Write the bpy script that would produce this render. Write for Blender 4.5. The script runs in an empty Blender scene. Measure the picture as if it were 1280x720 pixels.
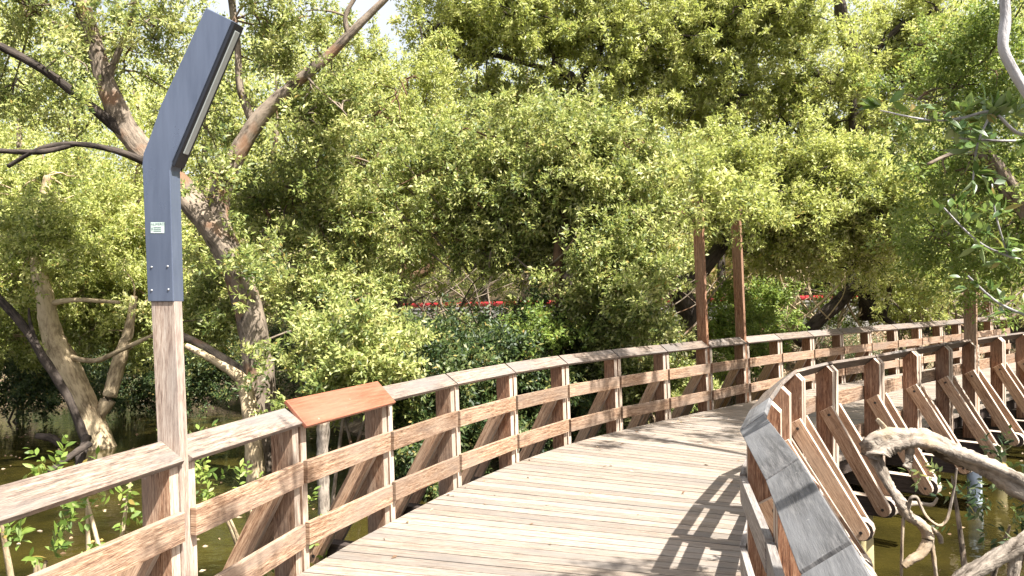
import bpy, math, random
import numpy as np
from mathutils import Vector
rng = np.random.default_rng(7); random.seed(7)
scene = bpy.context.scene
col = scene.collection
PI = math.pi

# ------------------------------------------------------------------ camera
F_PX, PITCH, ROLL, EYE = 955.0, -0.01576, -0.01955, 1.7425
cp, sp, cr, sr = math.cos(PITCH), math.sin(PITCH), math.cos(ROLL), math.sin(ROLL)
FW = Vector((0, cp, -sp)); R0 = Vector((1, 0, 0)); U0 = Vector((0, sp, cp))
RT = cr*R0 + sr*U0; UP = -sr*R0 + cr*U0
cam_d = bpy.data.cameras.new('camera'); cam = bpy.data.objects.new('camera', cam_d); col.objects.link(cam)
cam_d.sensor_width = 36.0; cam_d.lens = 36.0*F_PX/1280; cam_d.clip_start = 0.05; cam_d.clip_end = 600
from mathutils import Matrix
cam.matrix_world = Matrix(((RT.x, UP.x, -FW.x, 0), (RT.y, UP.y, -FW.y, 0), (RT.z, UP.z, -FW.z, EYE), (0, 0, 0, 1)))
scene.camera = cam
# ------------------------------------------------------------------ sky, sun, exposure
TO_SUN = Vector((0.48, -0.42, .98)).normalized()
w = bpy.data.worlds.new('World'); scene.world = w; w.use_nodes = True
nt = w.node_tree; bg = nt.nodes['Background']; sky = nt.nodes.new('ShaderNodeTexSky'); sky.sky_type = 'NISHITA'
sky.sun_disc = False; sky.sun_elevation = math.asin(TO_SUN.z); sky.sun_rotation = math.atan2(TO_SUN.x, TO_SUN.y)
sky.dust_density = 7.0; sky.ozone_density = 0.5; sky.air_density = 1.0
cn = nt.nodes.new('ShaderNodeTexNoise'); cn.inputs['Scale'].default_value = 2.2; cn.inputs['Detail'].default_value = 6
cr_ = nt.nodes.new('ShaderNodeMapRange'); cr_.inputs[1].default_value = .35; cr_.inputs[2].default_value = .6; cr_.inputs[3].default_value = .45; cr_.inputs[4].default_value = .85
cm = nt.nodes.new('ShaderNodeMix'); cm.data_type = 'RGBA'; cm.inputs[7].default_value = (3.3, 3.45, 3.7, 1)      # thin bright cloud
nt.links.new(cn.outputs['Fac'], cr_.inputs[0]); nt.links.new(cr_.outputs[0], cm.inputs[0]); nt.links.new(sky.outputs[0], cm.inputs[6]); nt.links.new(cm.outputs[2], bg.inputs[0])
bg.inputs[1].default_value = 0.10
sd = bpy.data.lights.new('sun', 'SUN'); so = bpy.data.objects.new('sun', sd); col.objects.link(so)
sd.energy = 5.0; sd.angle = math.radians(0.5); sd.color = (1.0, 0.965, 0.90)
so.rotation_euler = TO_SUN.to_track_quat('Z', 'Y').to_euler()
scene.view_settings.view_transform = 'Standard'; scene.view_settings.look = 'None'
scene.view_settings.exposure = 1.72; scene.view_settings.gamma = 1.0
scene.render.engine = 'CYCLES'
scene.cycles.max_bounces = 6; scene.cycles.diffuse_bounces = 3; scene.cycles.transmission_bounces = 4; scene.cycles.transparent_max_bounces = 4

def at(px, py, d):
    """the world point seen at photo pixel (px, py) at depth d metres"""
    return Vector((0, 0, EYE)) + (FW + RT*((px-640)/F_PX) - UP*((py-360)/F_PX))*d

# ------------------------------------------------------------------ object helpers
def tag(o, label=None, cat=None, group=None, kind=None):
    if label: o['label'] = label
    if cat: o['category'] = cat
    if group: o['group'] = group
    if kind: o['kind'] = kind
    return o
def empty(name, loc=(0, 0, 0)):
    o = bpy.data.objects.new(name, None); o.location = loc; o.empty_display_size = 0.2; col.objects.link(o); return o
def link(name, me, parent=None):
    o = bpy.data.objects.new(name, me); col.objects.link(o)
    if parent is not None:
        o.parent = parent; o.location = (0, 0, 0) if parent.parent else -Vector(parent.location)
    return o

class MB:
    """collects polygons with grain UVs (metres) and links them as one mesh"""
    def __init__(s): s.v = []; s.f = []; s.uv = []; s.mi = []
    def poly(s, pts, uvs=None, mi=0):
        b = len(s.v); s.v += [tuple(p) for p in pts]; s.f.append(tuple(range(b, b+len(pts))))
        s.uv += (uvs or [(0, 0)]*len(pts)); s.mi.append(mi)
    def extrude(s, prof, fn, t0, t1, gdir, mats=(0, 0)):
        """prof: polygon in (o, z); fn(o, z, t) -> point; gdir: grain direction in (o, z)"""
        off = random.random()*20; g = Vector(gdir).normalized(); c = Vector((-g.y, g.x)); n = len(prof)
        def uv(o, z, t): return (g.dot(Vector((o, z)))+off, c.dot(Vector((o, z)))+t+off)
        s.shared = True
        b = len(s.v)
        s.v += [tuple(fn(o, z, t0)) for o, z in prof] + [tuple(fn(o, z, t1)) for o, z in prof]
        A = list(range(b, b+n)); B = list(range(b+n, b+2*n))
        s.f.append(tuple(A)); s.uv += [uv(o, z, t0) for o, z in prof]; s.mi.append(mats[0])
        s.f.append(tuple(reversed(B))); s.uv += [uv(o, z, t1+.3) for o, z in reversed(prof)]; s.mi.append(mats[0])
        for i in range(n):
            j = (i+1) % n
            s.f.append((A[i], B[i], B[j], A[j]))
            s.uv += [uv(*prof[i], t0), uv(*prof[i], t1), uv(*prof[j], t1), uv(*prof[j], t0)]; s.mi.append(mats[1])
    def board(s, p0, p1, wv, tv):
        """box from p0 to p1 (centres of the ends), full width vector wv, full thickness vector tv"""
        p0 = Vector(p0); p1 = Vector(p1); wv = Vector(wv)/2; tv = Vector(tv)/2
        L = (p1-p0).length; W = wv.length*2; T = tv.length*2; off = random.random()*20
        b = len(s.v)
        for p in (p0, p1):
            for a, c in ((-1, -1), (1, -1), (1, 1), (-1, 1)): s.v.append(tuple(p+wv*a+tv*c))
        def F(ix, us): s.f.append(tuple(b+i for i in ix)); s.uv += [(u+off, v+off) for u, v in us]; s.mi.append(0)
        F((0, 1, 5, 4), [(0, 0), (0, W), (L, W), (L, 0)])
        F((1, 2, 6, 5), [(0, W), (0, W+T), (L, W+T), (L, W)])
        F((2, 3, 7, 6), [(0, .5), (0, .5+W), (L, .5+W), (L, .5)])
        F((3, 0, 4, 7), [(0, .9), (0, .9+T), (L, .9+T), (L, .9)])
        F((0, 3, 2, 1), [(0, 0), (.02, 0), (.02, W), (0, W)])
        F((4, 5, 6, 7), [(0, 0), (.02, 0), (.02, W), (0, W)])
    def tube(s, pts, rad, sides=10, rough=0.0, cap=True, sub=4):
        pts = [Vector(p) for p in pts]; n = len(pts)
        P, Rr = [], []
        for i in range(n-1):
            p0 = pts[max(i-1, 0)]; p1 = pts[i]; p2 = pts[i+1]; p3 = pts[min(i+2, n-1)]
            for k in range(sub):
                t = k/sub; t2 = t*t; t3 = t2*t
                P.append(0.5*((2*p1)+(-p0+p2)*t+(2*p0-5*p1+4*p2-p3)*t2+(-p0+3*p1-3*p2+p3)*t3)); Rr.append(rad[i]*(1-t)+rad[i+1]*t)
        P.append(pts[-1]); Rr.append(rad[-1])
        b = len(s.v); acc = random.random()*9; ref = Vector((.3, .2, 1)).normalized()
        ph = random.random()*6; us = []
        lobes = [(random.uniform(.04, .12), random.randint(2, 4), random.random()*6) for _ in range(3)]
        for i, p in enumerate(P):
            d = (P[min(i+1, len(P)-1)]-P[max(i-1, 0)])
            if d.length < 1e-9: d = Vector((0, 0, 1))
            d.normalize()
            x = d.cross(ref)
            if x.length < .1: x = d.cross(Vector((1, 0, 0)))
            x.normalize(); y = d.cross(x)
            if i: acc += (P[i]-P[i-1]).length
            us.append(acc)
            for k in range(sides):
                a = 2*PI*k/sides
                r = Rr[i]*(1+(rough*(sum(A*math.sin(m*a+q+acc*1.3/max(rad[0]*4, .25)) for A, m, q in lobes)*.9+random.uniform(-.06, .06)) if rough else 0))
                s.v.append(tuple(p+(x*math.cos(a)+y*math.sin(a))*r))
        for i in range(len(P)-1):
            for k in range(sides):
                k2 = (k+1) % sides
                s.f.append((b+i*sides+k, b+i*sides+k2, b+(i+1)*sides+k2, b+(i+1)*sides+k))
                c0 = k/sides*2*PI*Rr[i]; c1 = (k+1)/sides*2*PI*Rr[i]
                s.uv += [(us[i], c0), (us[i], c1), (us[i+1], c1), (us[i+1], c0)]; s.mi.append(0)
        if cap:
            for base, rev in ((b, True), (b+(len(P)-1)*sides, False)):
                ids = list(range(base, base+sides));  ids = ids[::-1] if rev else ids
                s.f.append(tuple(ids)); s.uv += [(0, 0)]*sides; s.mi.append(0)
    def build(s, name, mat, parent=None, smooth=False, bevel=0):
        me = bpy.data.meshes.new(name); me.from_pydata(s.v, [], s.f)
        l = me.uv_layers.new(name='grain'); l.data.foreach_set('uv', np.array(s.uv, dtype=np.float32).ravel())
        for m in (mat if isinstance(mat, (list, tuple)) else [mat]): me.materials.append(m)
        me.polygons.foreach_set('material_index', s.mi)
        if smooth: me.polygons.foreach_set('use_smooth', [True]*len(s.f))
        me.update()
        o = link(name, me, parent)
        if bevel:
            m = o.modifiers.new('bevel', 'BEVEL'); m.width = bevel; m.segments = 2; m.limit_method = 'ANGLE'; m.angle_limit = .6
        return o

# ------------------------------------------------------------------ materials
def mat_new(name):
    m = bpy.data.materials.new(name); m.use_nodes = True; n = m.node_tree; b = n.nodes['Principled BSDF']; return m, n, b
def N(n, t, **k):
    x = n.nodes.new(t)
    for a, v in k.items(): setattr(x, a, v)
    return x
def ramp(n, fac, stops):
    r = N(n, 'ShaderNodeValToRGB'); e = r.color_ramp.elements
    while len(e) < len(stops): e.new(.5)
    for el, (p, c) in zip(e, stops): el.position = p; el.color = (*c, 1)
    n.links.new(fac, r.inputs[0]); return r.outputs[0]
def mix(n, fac, a, b, mode='MIX'):
    m = N(n, 'ShaderNodeMix', data_type='RGBA', blend_type=mode)
    for s, i in ((fac, 0), (a, 6), (b, 7)):
        if isinstance(s, (int, float)): m.inputs[i].default_value = s
        elif isinstance(s, tuple): m.inputs[i].default_value = (*s, 1)
        else: n.links.new(s, m.inputs[i])
    return m.outputs[2]
def noise(n, vec, scale, detail=4, rough=.55):
    x = N(n, 'ShaderNodeTexNoise'); x.inputs['Scale'].default_value = scale; x.inputs['Detail'].default_value = detail; x.inputs['Roughness'].default_value = rough
    if vec is not None: n.links.new(vec, x.inputs['Vector'])
    return x.outputs['Fac']
def mapping(n, vec, sc):
    m = N(n, 'ShaderNodeMapping'); m.inputs['Scale'].default_value = sc; n.links.new(vec, m.inputs[0]); return m.outputs[0]

def wood(name, dark, mid, light, grey=(.3, .28, .26), greyness=.35, rough=.75, streak=1.0, island=False):
    m, n, b = mat_new(name)
    uv = N(n, 'ShaderNodeUVMap', uv_map='grain').outputs[0]
    geo = N(n, 'ShaderNodeNewGeometry'); oi = N(n, 'ShaderNodeObjectInfo')
    rnd = geo.outputs['Random Per Island'] if island else oi.outputs['Random']
    g1 = noise(n, mapping(n, uv, (3.5, 55, 1)), 1.0, 7, .65)
    g2 = noise(n, mapping(n, uv, (16, 210, 1)), 1.0, 4, .7)
    g3 = noise(n, mapping(n, uv, (1.2, 5, 1)), 1.0, 3)
    a = N(n, 'ShaderNodeMath', operation='ADD'); n.links.new(g1, a.inputs[0])
    s = N(n, 'ShaderNodeMath', operation='MULTIPLY_ADD'); n.links.new(g2, s.inputs[0]); s.inputs[1].default_value = .8*streak; s.inputs[2].default_value = -.4*streak
    n.links.new(s.outputs[0], a.inputs[1])
    c = ramp(n, a.outputs[0], [(.3, dark), (.5, mid), (.68, light)])
    gm = ramp(n, g3, [(.4, (0, 0, 0)), (.65, (greyness,)*3)])
    c = mix(n, gm, c, grey)
    # board to board difference
    v = N(n, 'ShaderNodeMapRange'); n.links.new(rnd, v.inputs[0]); v.inputs[3].default_value = .78; v.inputs[4].default_value = 1.18
    cc = N(n, 'ShaderNodeCombineColor'); 
    for i in range(3): n.links.new(v.outputs[0], cc.inputs[i])
    c = mix(n, 1.0, c, cc.outputs[0], 'MULTIPLY')
    # bird lime and blemishes
    tc = N(n, 'ShaderNodeTexCoord').outputs['Object']
    sp_ = ramp(n, noise(n, tc, 22, 2), [(.74, (0, 0, 0)), (.78, (.35,)*3)])
    c = mix(n, sp_, c, (.55, .53, .48))
    n.links.new(c, b.inputs['Base Color']); b.inputs['Roughness'].default_value = rough; b.inputs['Specular IOR Level'].default_value = .3
    bp = N(n, 'ShaderNodeBump'); bp.inputs['Strength'].default_value = .5; bp.inputs['Distance'].default_value = .004
    n.links.new(a.outputs[0], bp.inputs['Height']); n.links.new(bp.outputs[0], b.inputs['Normal'])
    return m
M = {}
M['upright'] = wood('weathered_hardwood', (.075, .032, .018), (.28, .155, .092), (.46, .315, .215), (.30, .235, .185), .5, streak=1.4)
M['brace'] = wood('sun_bleached_brace_hardwood', (0.132, 0.059, 0.032), (0.407, 0.240, 0.142), (0.583, 0.392, 0.258), (0.396, 0.284, 0.202), .5, streak=1.3)
M['upright_rust'] = wood('rust_brown_hardwood', (0.051, 0.018, 0.009), (0.223, 0.100, 0.053), (0.391, 0.235, 0.142), (0.251, 0.165, 0.116), .45, streak=1.4)
M['edge'] = wood('bleached_lit_edge_hardwood', (0.198, 0.126, 0.090), (0.414, 0.324, 0.252), (0.540, 0.459, 0.378), (0.378, 0.333, 0.288), .5)  # bleached edge wood, with the sun on the edges put into its colour
M['post'] = wood('bleached_post_hardwood', (0.128, 0.076, 0.055), (0.340, 0.255, 0.200), (0.468, 0.391, 0.327), (0.255, 0.230, 0.212), .6, streak=1.2)
M['rail'] = wood('bleached_hardwood', (0.071, 0.032, 0.019), (0.261, 0.157, 0.095), (0.437, 0.318, 0.223), (0.237, 0.185, 0.147), .65, streak=1.4)
M['rail_grey'] = wood('greyed_rail_hardwood', (0.102, 0.076, 0.060), (0.221, 0.191, 0.170), (0.357, 0.323, 0.289), (0.204, 0.200, 0.196), .7)
M['cap'] = wood('silvered_hardwood', (0.051, 0.035, 0.027), (0.172, 0.127, 0.098), (0.286, 0.229, 0.181), (0.140, 0.127, 0.118), .8, streak=1.2)
M['cap_grey'] = wood('grey_hardwood', (0.039, 0.037, 0.039), (0.103, 0.100, 0.100), (0.205, 0.196, 0.192), (0.196, 0.196, 0.201), .8, streak=.7)
M['deck'] = wood('deck_boards', (0.094, 0.068, 0.050), (0.245, 0.195, 0.152), (0.343, 0.289, 0.238), (0.179, 0.162, 0.147), .7, island=True)
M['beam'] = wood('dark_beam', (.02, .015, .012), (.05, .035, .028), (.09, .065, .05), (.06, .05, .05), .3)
M['panel'] = wood('varnished_red_wood', (0.144, 0.045, 0.025), (0.215, 0.073, 0.041), (0.268, 0.108, 0.065), (0.278, 0.149, 0.104), .35, rough=.4, streak=.6)

def plain(name, c, rough=.6, metal=0, ns=0, amt=.3, c2=None, bump=0):
    m, n, b = mat_new(name)
    if ns:
        tc = N(n, 'ShaderNodeTexCoord').outputs['Object']
        col_ = ramp(n, noise(n, tc, ns, 5), [(.35, tuple(x*(1-amt) for x in (c2 or c))), (.65, c)])
        n.links.new(col_, b.inputs['Base Color'])
        if bump:
            bp = N(n, 'ShaderNodeBump'); bp.inputs['Strength'].default_value = .6; bp.inputs['Distance'].default_value = bump
            n.links.new(noise(n, tc, ns*3, 5), bp.inputs['Height']); n.links.new(bp.outputs[0], b.inputs['Normal'])
    else: b.inputs['Base Color'].default_value = (*c, 1)
    b.inputs['Roughness'].default_value = rough; b.inputs['Metallic'].default_value = metal
    return m
M['lamp_metal'] = plain('slate_blue_coated_metal', (.12, .145, .205), .36, .35, 6, .12)
_m = M['lamp_metal']; _n = _m.node_tree; _b = _n.nodes['Principled BSDF']; _tc = N(_n, 'ShaderNodeTexCoord').outputs['Object']
_c = ramp(_n, noise(_n, mapping(_n, _tc, (9, 9, 1.2)), 1, 6, .65), [(.35, (.095, .115, .165)), (.62, (.135, .16, .22))])
_c = mix(_n, ramp(_n, noise(_n, mapping(_n, _tc, (60, 60, 4)), 1, 3), [(.68, (0, 0, 0)), (.76, (.25, .25, .25))]), _c, (.34, .36, .38))
_n.links.new(_c, _b.inputs['Base Color']); _n.links.new(ramp(_n, noise(_n, _tc, 5, 5), [(.3, (.26,)*3), (.7, (.46,)*3)]), _b.inputs['Roughness'])
M['black'] = plain('black_plastic', (.012, .013, .018), .4)
M['lens'] = plain('frosted_lens', (.30, .32, .31), .35)
M['sticker'] = plain('pale_sticker', (.52, .62, .56), .5)
M['ink'] = plain('sticker_ink', (.08, .13, .13), .6)
M['bolt'] = plain('bolt_steel', (.06, .05, .045), .5, .6)
M['screw'] = plain('screw_steel', (.5, .5, .5), .4, .7)
M['pile_conc'] = plain('pile_timber', (.36, .30, .15), .8, 0, 9, .4, bump=.01)
M['pile_steel'] = plain('pile_steel', (.38, .44, .50), .45, .3, 8, .3)
M['red_paint'] = plain('red_paint', (.34, .016, .022), .5, 0, 4, .3)
M['concrete'] = plain('grey_concrete', (.26, .25, .23), .85, 0, 3, .35, bump=.02)
M['tan_wall'] = plain('ochre_wall', (.42, .30, .13), .85, 0, 1.5, .3)
M['void_shade'] = plain('interior_shade', (.015, .015, .016), .9)

def bark(name, dark, light, sc=1.0, patch=None):
    m, n, b = mat_new(name)
    uv = N(n, 'ShaderNodeUVMap', uv_map='grain').outputs[0]
    tc = N(n, 'ShaderNodeTexCoord').outputs['Object']
    g = noise(n, mapping(n, uv, (6*sc, 22*sc, 1)), 1, 6, .65); g2 = noise(n, tc, 4*sc, 4)
    a = N(n, 'ShaderNodeMath', operation='MULTIPLY_ADD'); n.links.new(g2, a.inputs[0]); a.inputs[1].default_value = .8; n.links.new(g, a.inputs[2])
    c = ramp(n, a.outputs[0], [(.68, dark), (1.1, light)])
    if patch: c = mix(n, ramp(n, noise(n, tc, 2.3, 3), [(.55, (0, 0, 0)), (.68, (.8, .8, .8))]), c, patch)
    n.links.new(c, b.inputs['Base Color']); b.inputs['Roughness'].default_value = .85; b.inputs['Specular IOR Level'].default_value = .2
    bp = N(n, 'ShaderNodeBump'); bp.inputs['Strength'].default_value = .9; bp.inputs['Distance'].default_value = .02
    n.links.new(a.outputs[0], bp.inputs['Height']); n.links.new(bp.outputs[0], b.inputs['Normal']); return m
M['bark_grey'] = bark('grey_brown_bark', (.045, .035, .026), (.245, .195, .148), 1, (.19, .10, .055))
M['bark_silver'] = bark('silver_grey_bark', (.16, .15, .15), (.42, .40, .40))
M['bark_pale'] = bark('pale_tan_bark', (.15, .105, .06), (.52, .41, .26))
M['bark_red'] = bark('orange_brown_bark', (.04, .024, .016), (.17, .10, .06))
M['bark_dark'] = bark('dark_bark', (.015, .012, .01), (.07, .055, .045))
M['deadwood'] = bark('bleached_dead_wood', (.05, .037, .027), (.33, .28, .23), 1.2, (.33, .24, .15))

def leafmat(name, dark, mid, light, under, trans, tfac=.38, rough=.5):
    m, n, b = mat_new(name)
    at_ = N(n, 'ShaderNodeAttribute', attribute_name='tint', attribute_type='GEOMETRY').outputs['Fac']
    c = ramp(n, at_, [(0.0, dark), (.45, mid), (.9, light), (1.0, (.30, .22, .06))])
    geo = N(n, 'ShaderNodeNewGeometry')
    f = N(n, 'ShaderNodeMath', operation='MULTIPLY'); n.links.new(geo.outputs['Backfacing'], f.inputs[0]); f.inputs[1].default_value = .75
    c2 = mix(n, f.outputs[0], c, under)
    n.links.new(c2, b.inputs['Base Color']); b.inputs['Roughness'].default_value = rough; b.inputs['Specular IOR Level'].default_value = .35
    t = N(n, 'ShaderNodeBsdfTranslucent'); n.links.new(mix(n, .5, c, trans), t.inputs[0])
    ms = N(n, 'ShaderNodeMixShader'); ms.inputs[0].default_value = tfac
    n.links.new(b.outputs[0], ms.inputs[1]); n.links.new(t.outputs[0], ms.inputs[2]); n.links.new(ms.outputs[0], n.nodes['Material Output'].inputs[0])
    return m
M['leaf'] = leafmat('mangrove_leaf', (0.044, 0.076, 0.019), (0.239, 0.281, 0.073), (0.564, 0.551, 0.230), (0.587, 0.561, 0.366), (0.478, 0.530, 0.104), .38)
M['leaf_yellow'] = leafmat('sunny_mangrove_leaf', (0.066, 0.100, 0.023), (0.328, 0.360, 0.087), (0.593, 0.585, 0.236), (0.593, 0.580, 0.380), (0.532, 0.590, 0.113), .40)
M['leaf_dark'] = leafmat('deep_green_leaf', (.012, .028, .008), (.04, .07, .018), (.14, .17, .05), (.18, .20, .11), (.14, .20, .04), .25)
M['leaf_fresh'] = leafmat('fresh_green_leaf', (.07, .12, .02), (.16, .23, .04), (.30, .36, .09), (.32, .38, .17), (.38, .46, .07))
M['leaf_near'] = leafmat('glossy_green_leaf', (.035, .075, .02), (.085, .15, .03), (.20, .25, .06), (.26, .30, .15), (.24, .34, .06), .35, .35)
M['litter'] = leafmat('dry_leaf', (.10, .055, .03), (.26, .17, .10), (.48, .38, .27), (.45, .36, .26), (.3, .2, .1), .1, .8)

# ------------------------------------------------------------------ foliage
def leaf_mesh(name, P, D, L, Wd, mat, tint=None, fold=False):
    """P (n,3) leaf bases, D (n,3) axes, L (n,) lengths, Wd (n,) widths -> one mesh of leaf shaped faces"""
    n = len(P); D = D/np.linalg.norm(D, axis=1, keepdims=True)
    up = rng.normal(size=(n, 3))*0.5 + np.array([0.42, -0.5, .8])
    S = np.cross(D, up); S /= np.linalg.norm(S, axis=1, keepdims=True)+1e-9
    Nn = np.cross(S, D); L = L[:, None]; Wd = Wd[:, None]
    if fold:
        k = 7
        V = np.empty((n, k, 3), dtype=np.float32)
        mid = P+D*L*.5-Nn*L*.03
        V[:, 0] = P; V[:, 1] = P+D*L*.28+S*Wd*.40+Nn*Wd*.12; V[:, 2] = P+D*L*.6+S*Wd*.46+Nn*Wd*.12-Nn*L*.04
        V[:, 3] = P+D*L-Nn*L*.14; V[:, 4] = P+D*L*.6-S*Wd*.46+Nn*Wd*.12-Nn*L*.04; V[:, 5] = P+D*L*.28-S*Wd*.40+Nn*Wd*.12; V[:, 6] = mid
        quads = np.array([[0, 1, 6, 5], [1, 2, 3, 6], [6, 3, 4, 5]]); quads = np.array([[0, 1, 6, 5], [1, 2, 3, 6], [5, 6, 3, 4]])
    else:
        k = 4
        V = np.empty((n, k, 3), dtype=np.float32)
        V[:, 0] = P; V[:, 1] = P+D*L*.42+S*Wd*.5+Nn*L*.05; V[:, 2] = P+D*L-Nn*L*.06; V[:, 3] = P+D*L*.42-S*Wd*.5+Nn*L*.05
        quads = np.array([[0, 1, 2, 3]])
    q = len(quads); idx = (np.arange(n)[:, None, None]*k + quads[None]).reshape(-1).astype(np.int32)
    me = bpy.data.meshes.new(name)
    me.vertices.add(n*k); me.vertices.foreach_set('co', V.ravel())
    me.loops.add(n*q*4); me.loops.foreach_set('vertex_index', idx)
    me.polygons.add(n*q); me.polygons.foreach_set('loop_start', np.arange(n*q, dtype=np.int32)*4)
    if fold: me.polygons.foreach_set('use_smooth', np.ones(n*q, dtype=bool))
    me.update(calc_edges=True)
    if tint is None: tint = np.clip(rng.normal(.45, .22, n), 0, .93)
    odd = rng.random(n) < .02; tint = np.where(odd, 1.0, tint)
    a = me.attributes.new('tint', 'FLOAT', 'FACE'); a.data.foreach_set('value', np.repeat(tint, q).astype(np.float32))
    me.materials.append(mat); return me

def blob_points(lobes, clump=.32, per=26, ):
    """lobes: (centre, (rx, ry, rz), n sprigs) -> sprig positions, outward axes and clump tones"""
    P, D, T, CC = [], [], [], []
    for c, r, ns in lobes:
        c = np.array(c); r = np.array(r); k = max(int(ns/per), 2)
        u = rng.normal(size=(k, 3)); u /= np.linalg.norm(u, axis=1, keepdims=True)
        rad = np.abs(rng.normal(.62, .36, (k, 1)))
        cc = u*rad*r; tone = rng.normal(0, .15, k)
        CC.append(cc+c)
        ax = u*.55+rng.normal(size=(k, 3))*.55+np.array([.15, -.2, .25]); ax /= np.linalg.norm(ax, axis=1, keepdims=True)   # leafy shoots
        ln = clump*rng.uniform(.9, 2.6, (k, 1))
        wt = rng.uniform(.4, 1.6, k); i = rng.choice(k, ns, p=wt/wt.sum())
        t = rng.random((ns, 1))**.7
        g = rng.normal(size=(ns, 3)); g /= np.linalg.norm(g, axis=1, keepdims=True)
        w_ = (rng.random((ns, 1))**.6)*clump*.55*(1.1-.75*t)*rng.uniform(.5, 1.5, (k, 1))[i]
        P.append(c+cc[i]+ax[i]*ln[i]*t+g*w_)
        o = ax[i]*.7 + g*.75 + rng.normal(size=(ns, 3))*.3 + np.array([0, 0, .2]); D.append(o); T.append(tone[i])
    D = np.concatenate(D); D /= np.linalg.norm(D, axis=1, keepdims=True)
    return np.concatenate(P), D, np.concatenate(T), np.concatenate(CC)
def sprigs(P, D, T, nl=7, L=.07, Wd=.024, span=.14, tmean=.45):
    n = len(P); Pi = np.repeat(P, nl, 0); Di = np.repeat(D, nl, 0); Ti = np.repeat(T, nl)
    s = np.tile(np.linspace(.1, 1, nl), n)+rng.normal(0, .08, n*nl)
    pos = Pi+Di*(s*span)[:, None]
    r = rng.normal(size=(n*nl, 3)); r -= (r*Di).sum(1, keepdims=True)*Di; r /= np.linalg.norm(r, axis=1, keepdims=True)
    ax = Di*(.35+.5*s[:, None]**2)+r*.85
    LL = L*rng.uniform(.6, 1.2, n*nl); W = Wd*rng.uniform(.75, 1.2, n*nl)
    return pos, ax, LL, W, np.clip(rng.normal(tmean, .25, n*nl)+Ti, 0, .93)

def crown(name, lobes, mat, parent=None, L=.095, Wd=.036, nl=7, clump=.30, per=18, span=.16, tmean=.45, fold=False):
    P, D, T, CC = blob_points([(c_, r_, int(n_*(1.15 if not fold else 1))) for c_, r_, n_ in lobes], clump, per)
    pos, ax, LL, W, t = sprigs(P, D, T, nl, L, Wd, span, tmean)
    o = link(name, leaf_mesh(name, pos, ax, LL, W, mat, t, fold), parent); return o, CC

def lobe(px, py, d, rxp, ryp, rd, ns):
    c = at(px, py, d); k = d/F_PX; return (c, (rxp*k, rd, ryp*k), ns)

def twigs(parent, mat, roots, CC, frac=.5, r0=.022, name='twigs', r1=.005):
    """thin limbs running from the nearest limb point to the clumps of the crown"""
    mb = MB(); roots = [Vector(r) for r in roots]
    if not roots: return
    for c in CC:
        if random.random() > frac: continue
        c = Vector(c); r = min(roots, key=lambda q: (q-c).length)
        L = (c-r).length
        if L > 3.2 or L < .2: continue
        m1 = r.lerp(c, .35)+Vector((random.uniform(-1, 1), random.uniform(-1, 1), random.uniform(-.2, 1.2)))*L*.12
        m2 = r.lerp(c, .7)+Vector((random.uniform(-1, 1), random.uniform(-1, 1), random.uniform(-.5, 1)))*L*.10
        mb.tube([r, m1, m2, c], [r0*(.5+L*.4), r0*.8, r0*.5, r1], 5, 0, False, 3)
        if random.random() < .5: roots.append(m2)
    if mb.f: mb.build(name, mat, parent, True)

# ------------------------------------------------------------------ boardwalk line
LN = [(-2.45, .3), (-2.21, 1.63), (-1.94, 2.77), (-1.68, 3.91), (-1.40, 5.04), (-1.0, 6.13), (-.54, 7.2), (.01, 8.23), (.64, 9.21), (1.39, 10.1), (2.2, 10.94), (3.02, 11.76),
      (3.85, 12.58), (4.69, 13.39), (5.56, 14.17), (6.44, 14.93), (7.33, 15.67), (8.24, 16.41), (9.15, 17.14), (10.04, 17.89), (10.92, 18.65), (11.79, 19.43), (12.67, 20.19), (13.58, 20.91)]
LN = [Vector((x, y, 0)) for x, y in LN]            # inner foot line of the left railing; index 3 carries the lamp post
def hit(px, py, z):
    d = at(px, py, 1.0)-Vector((0, 0, EYE)); t = (z-EYE)/d.z; p = Vector((0, 0, EYE))+d*t; return Vector((p.x, p.y, 0))
RO = [hit(x, y, 1.045) for x, y in ((1072, 684), (1004, 577), (959, 521), (966, 499), (979, 480), (997, 464), (1037.5, 454), (1096, 445), (1143, 436.5), (1183, 430), (1216, 425), (1250, 420))]
def heads(pts):
    H = []
    for i in range(len(pts)):
        d = pts[min(i+1, len(pts)-1)]-pts[max(i-1, 0)]; H.append(d.normalized())
    return H
RO = [RO[0]+(RO[0]-RO[1]).normalized()*1.15+Vector((-.03, 0, 0)), ] + RO
RO = [RO[0]+(RO[0]-RO[1]).normalized()*1.15] + RO
for k in range(4): RO.append(RO[-1]+Vector((.78, .66, 0)).normalized()*1.16)
hr = heads(RO)
RN = []
for p, h in zip(RO, hr):
    out = Vector((h.y, -h.x, 0)); RN.append(p-out*.135)
LEAN = .022

class Node:
    def __init__(s, p, h, out): s.p = p; s.h = h; s.out = out
    def fn(s, o, z, t): return s.p+s.out*(o+LEAN*max(z, 0))+s.h*t+Vector((0, 0, z))
def nodes(pts, side):
    H = heads(pts); return [Node(p, h, Vector((-h.y, h.x, 0))*side) for p, h in zip(pts, H)]
NL = nodes(LN, 1); NR = nodes(RN, -1)

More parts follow.
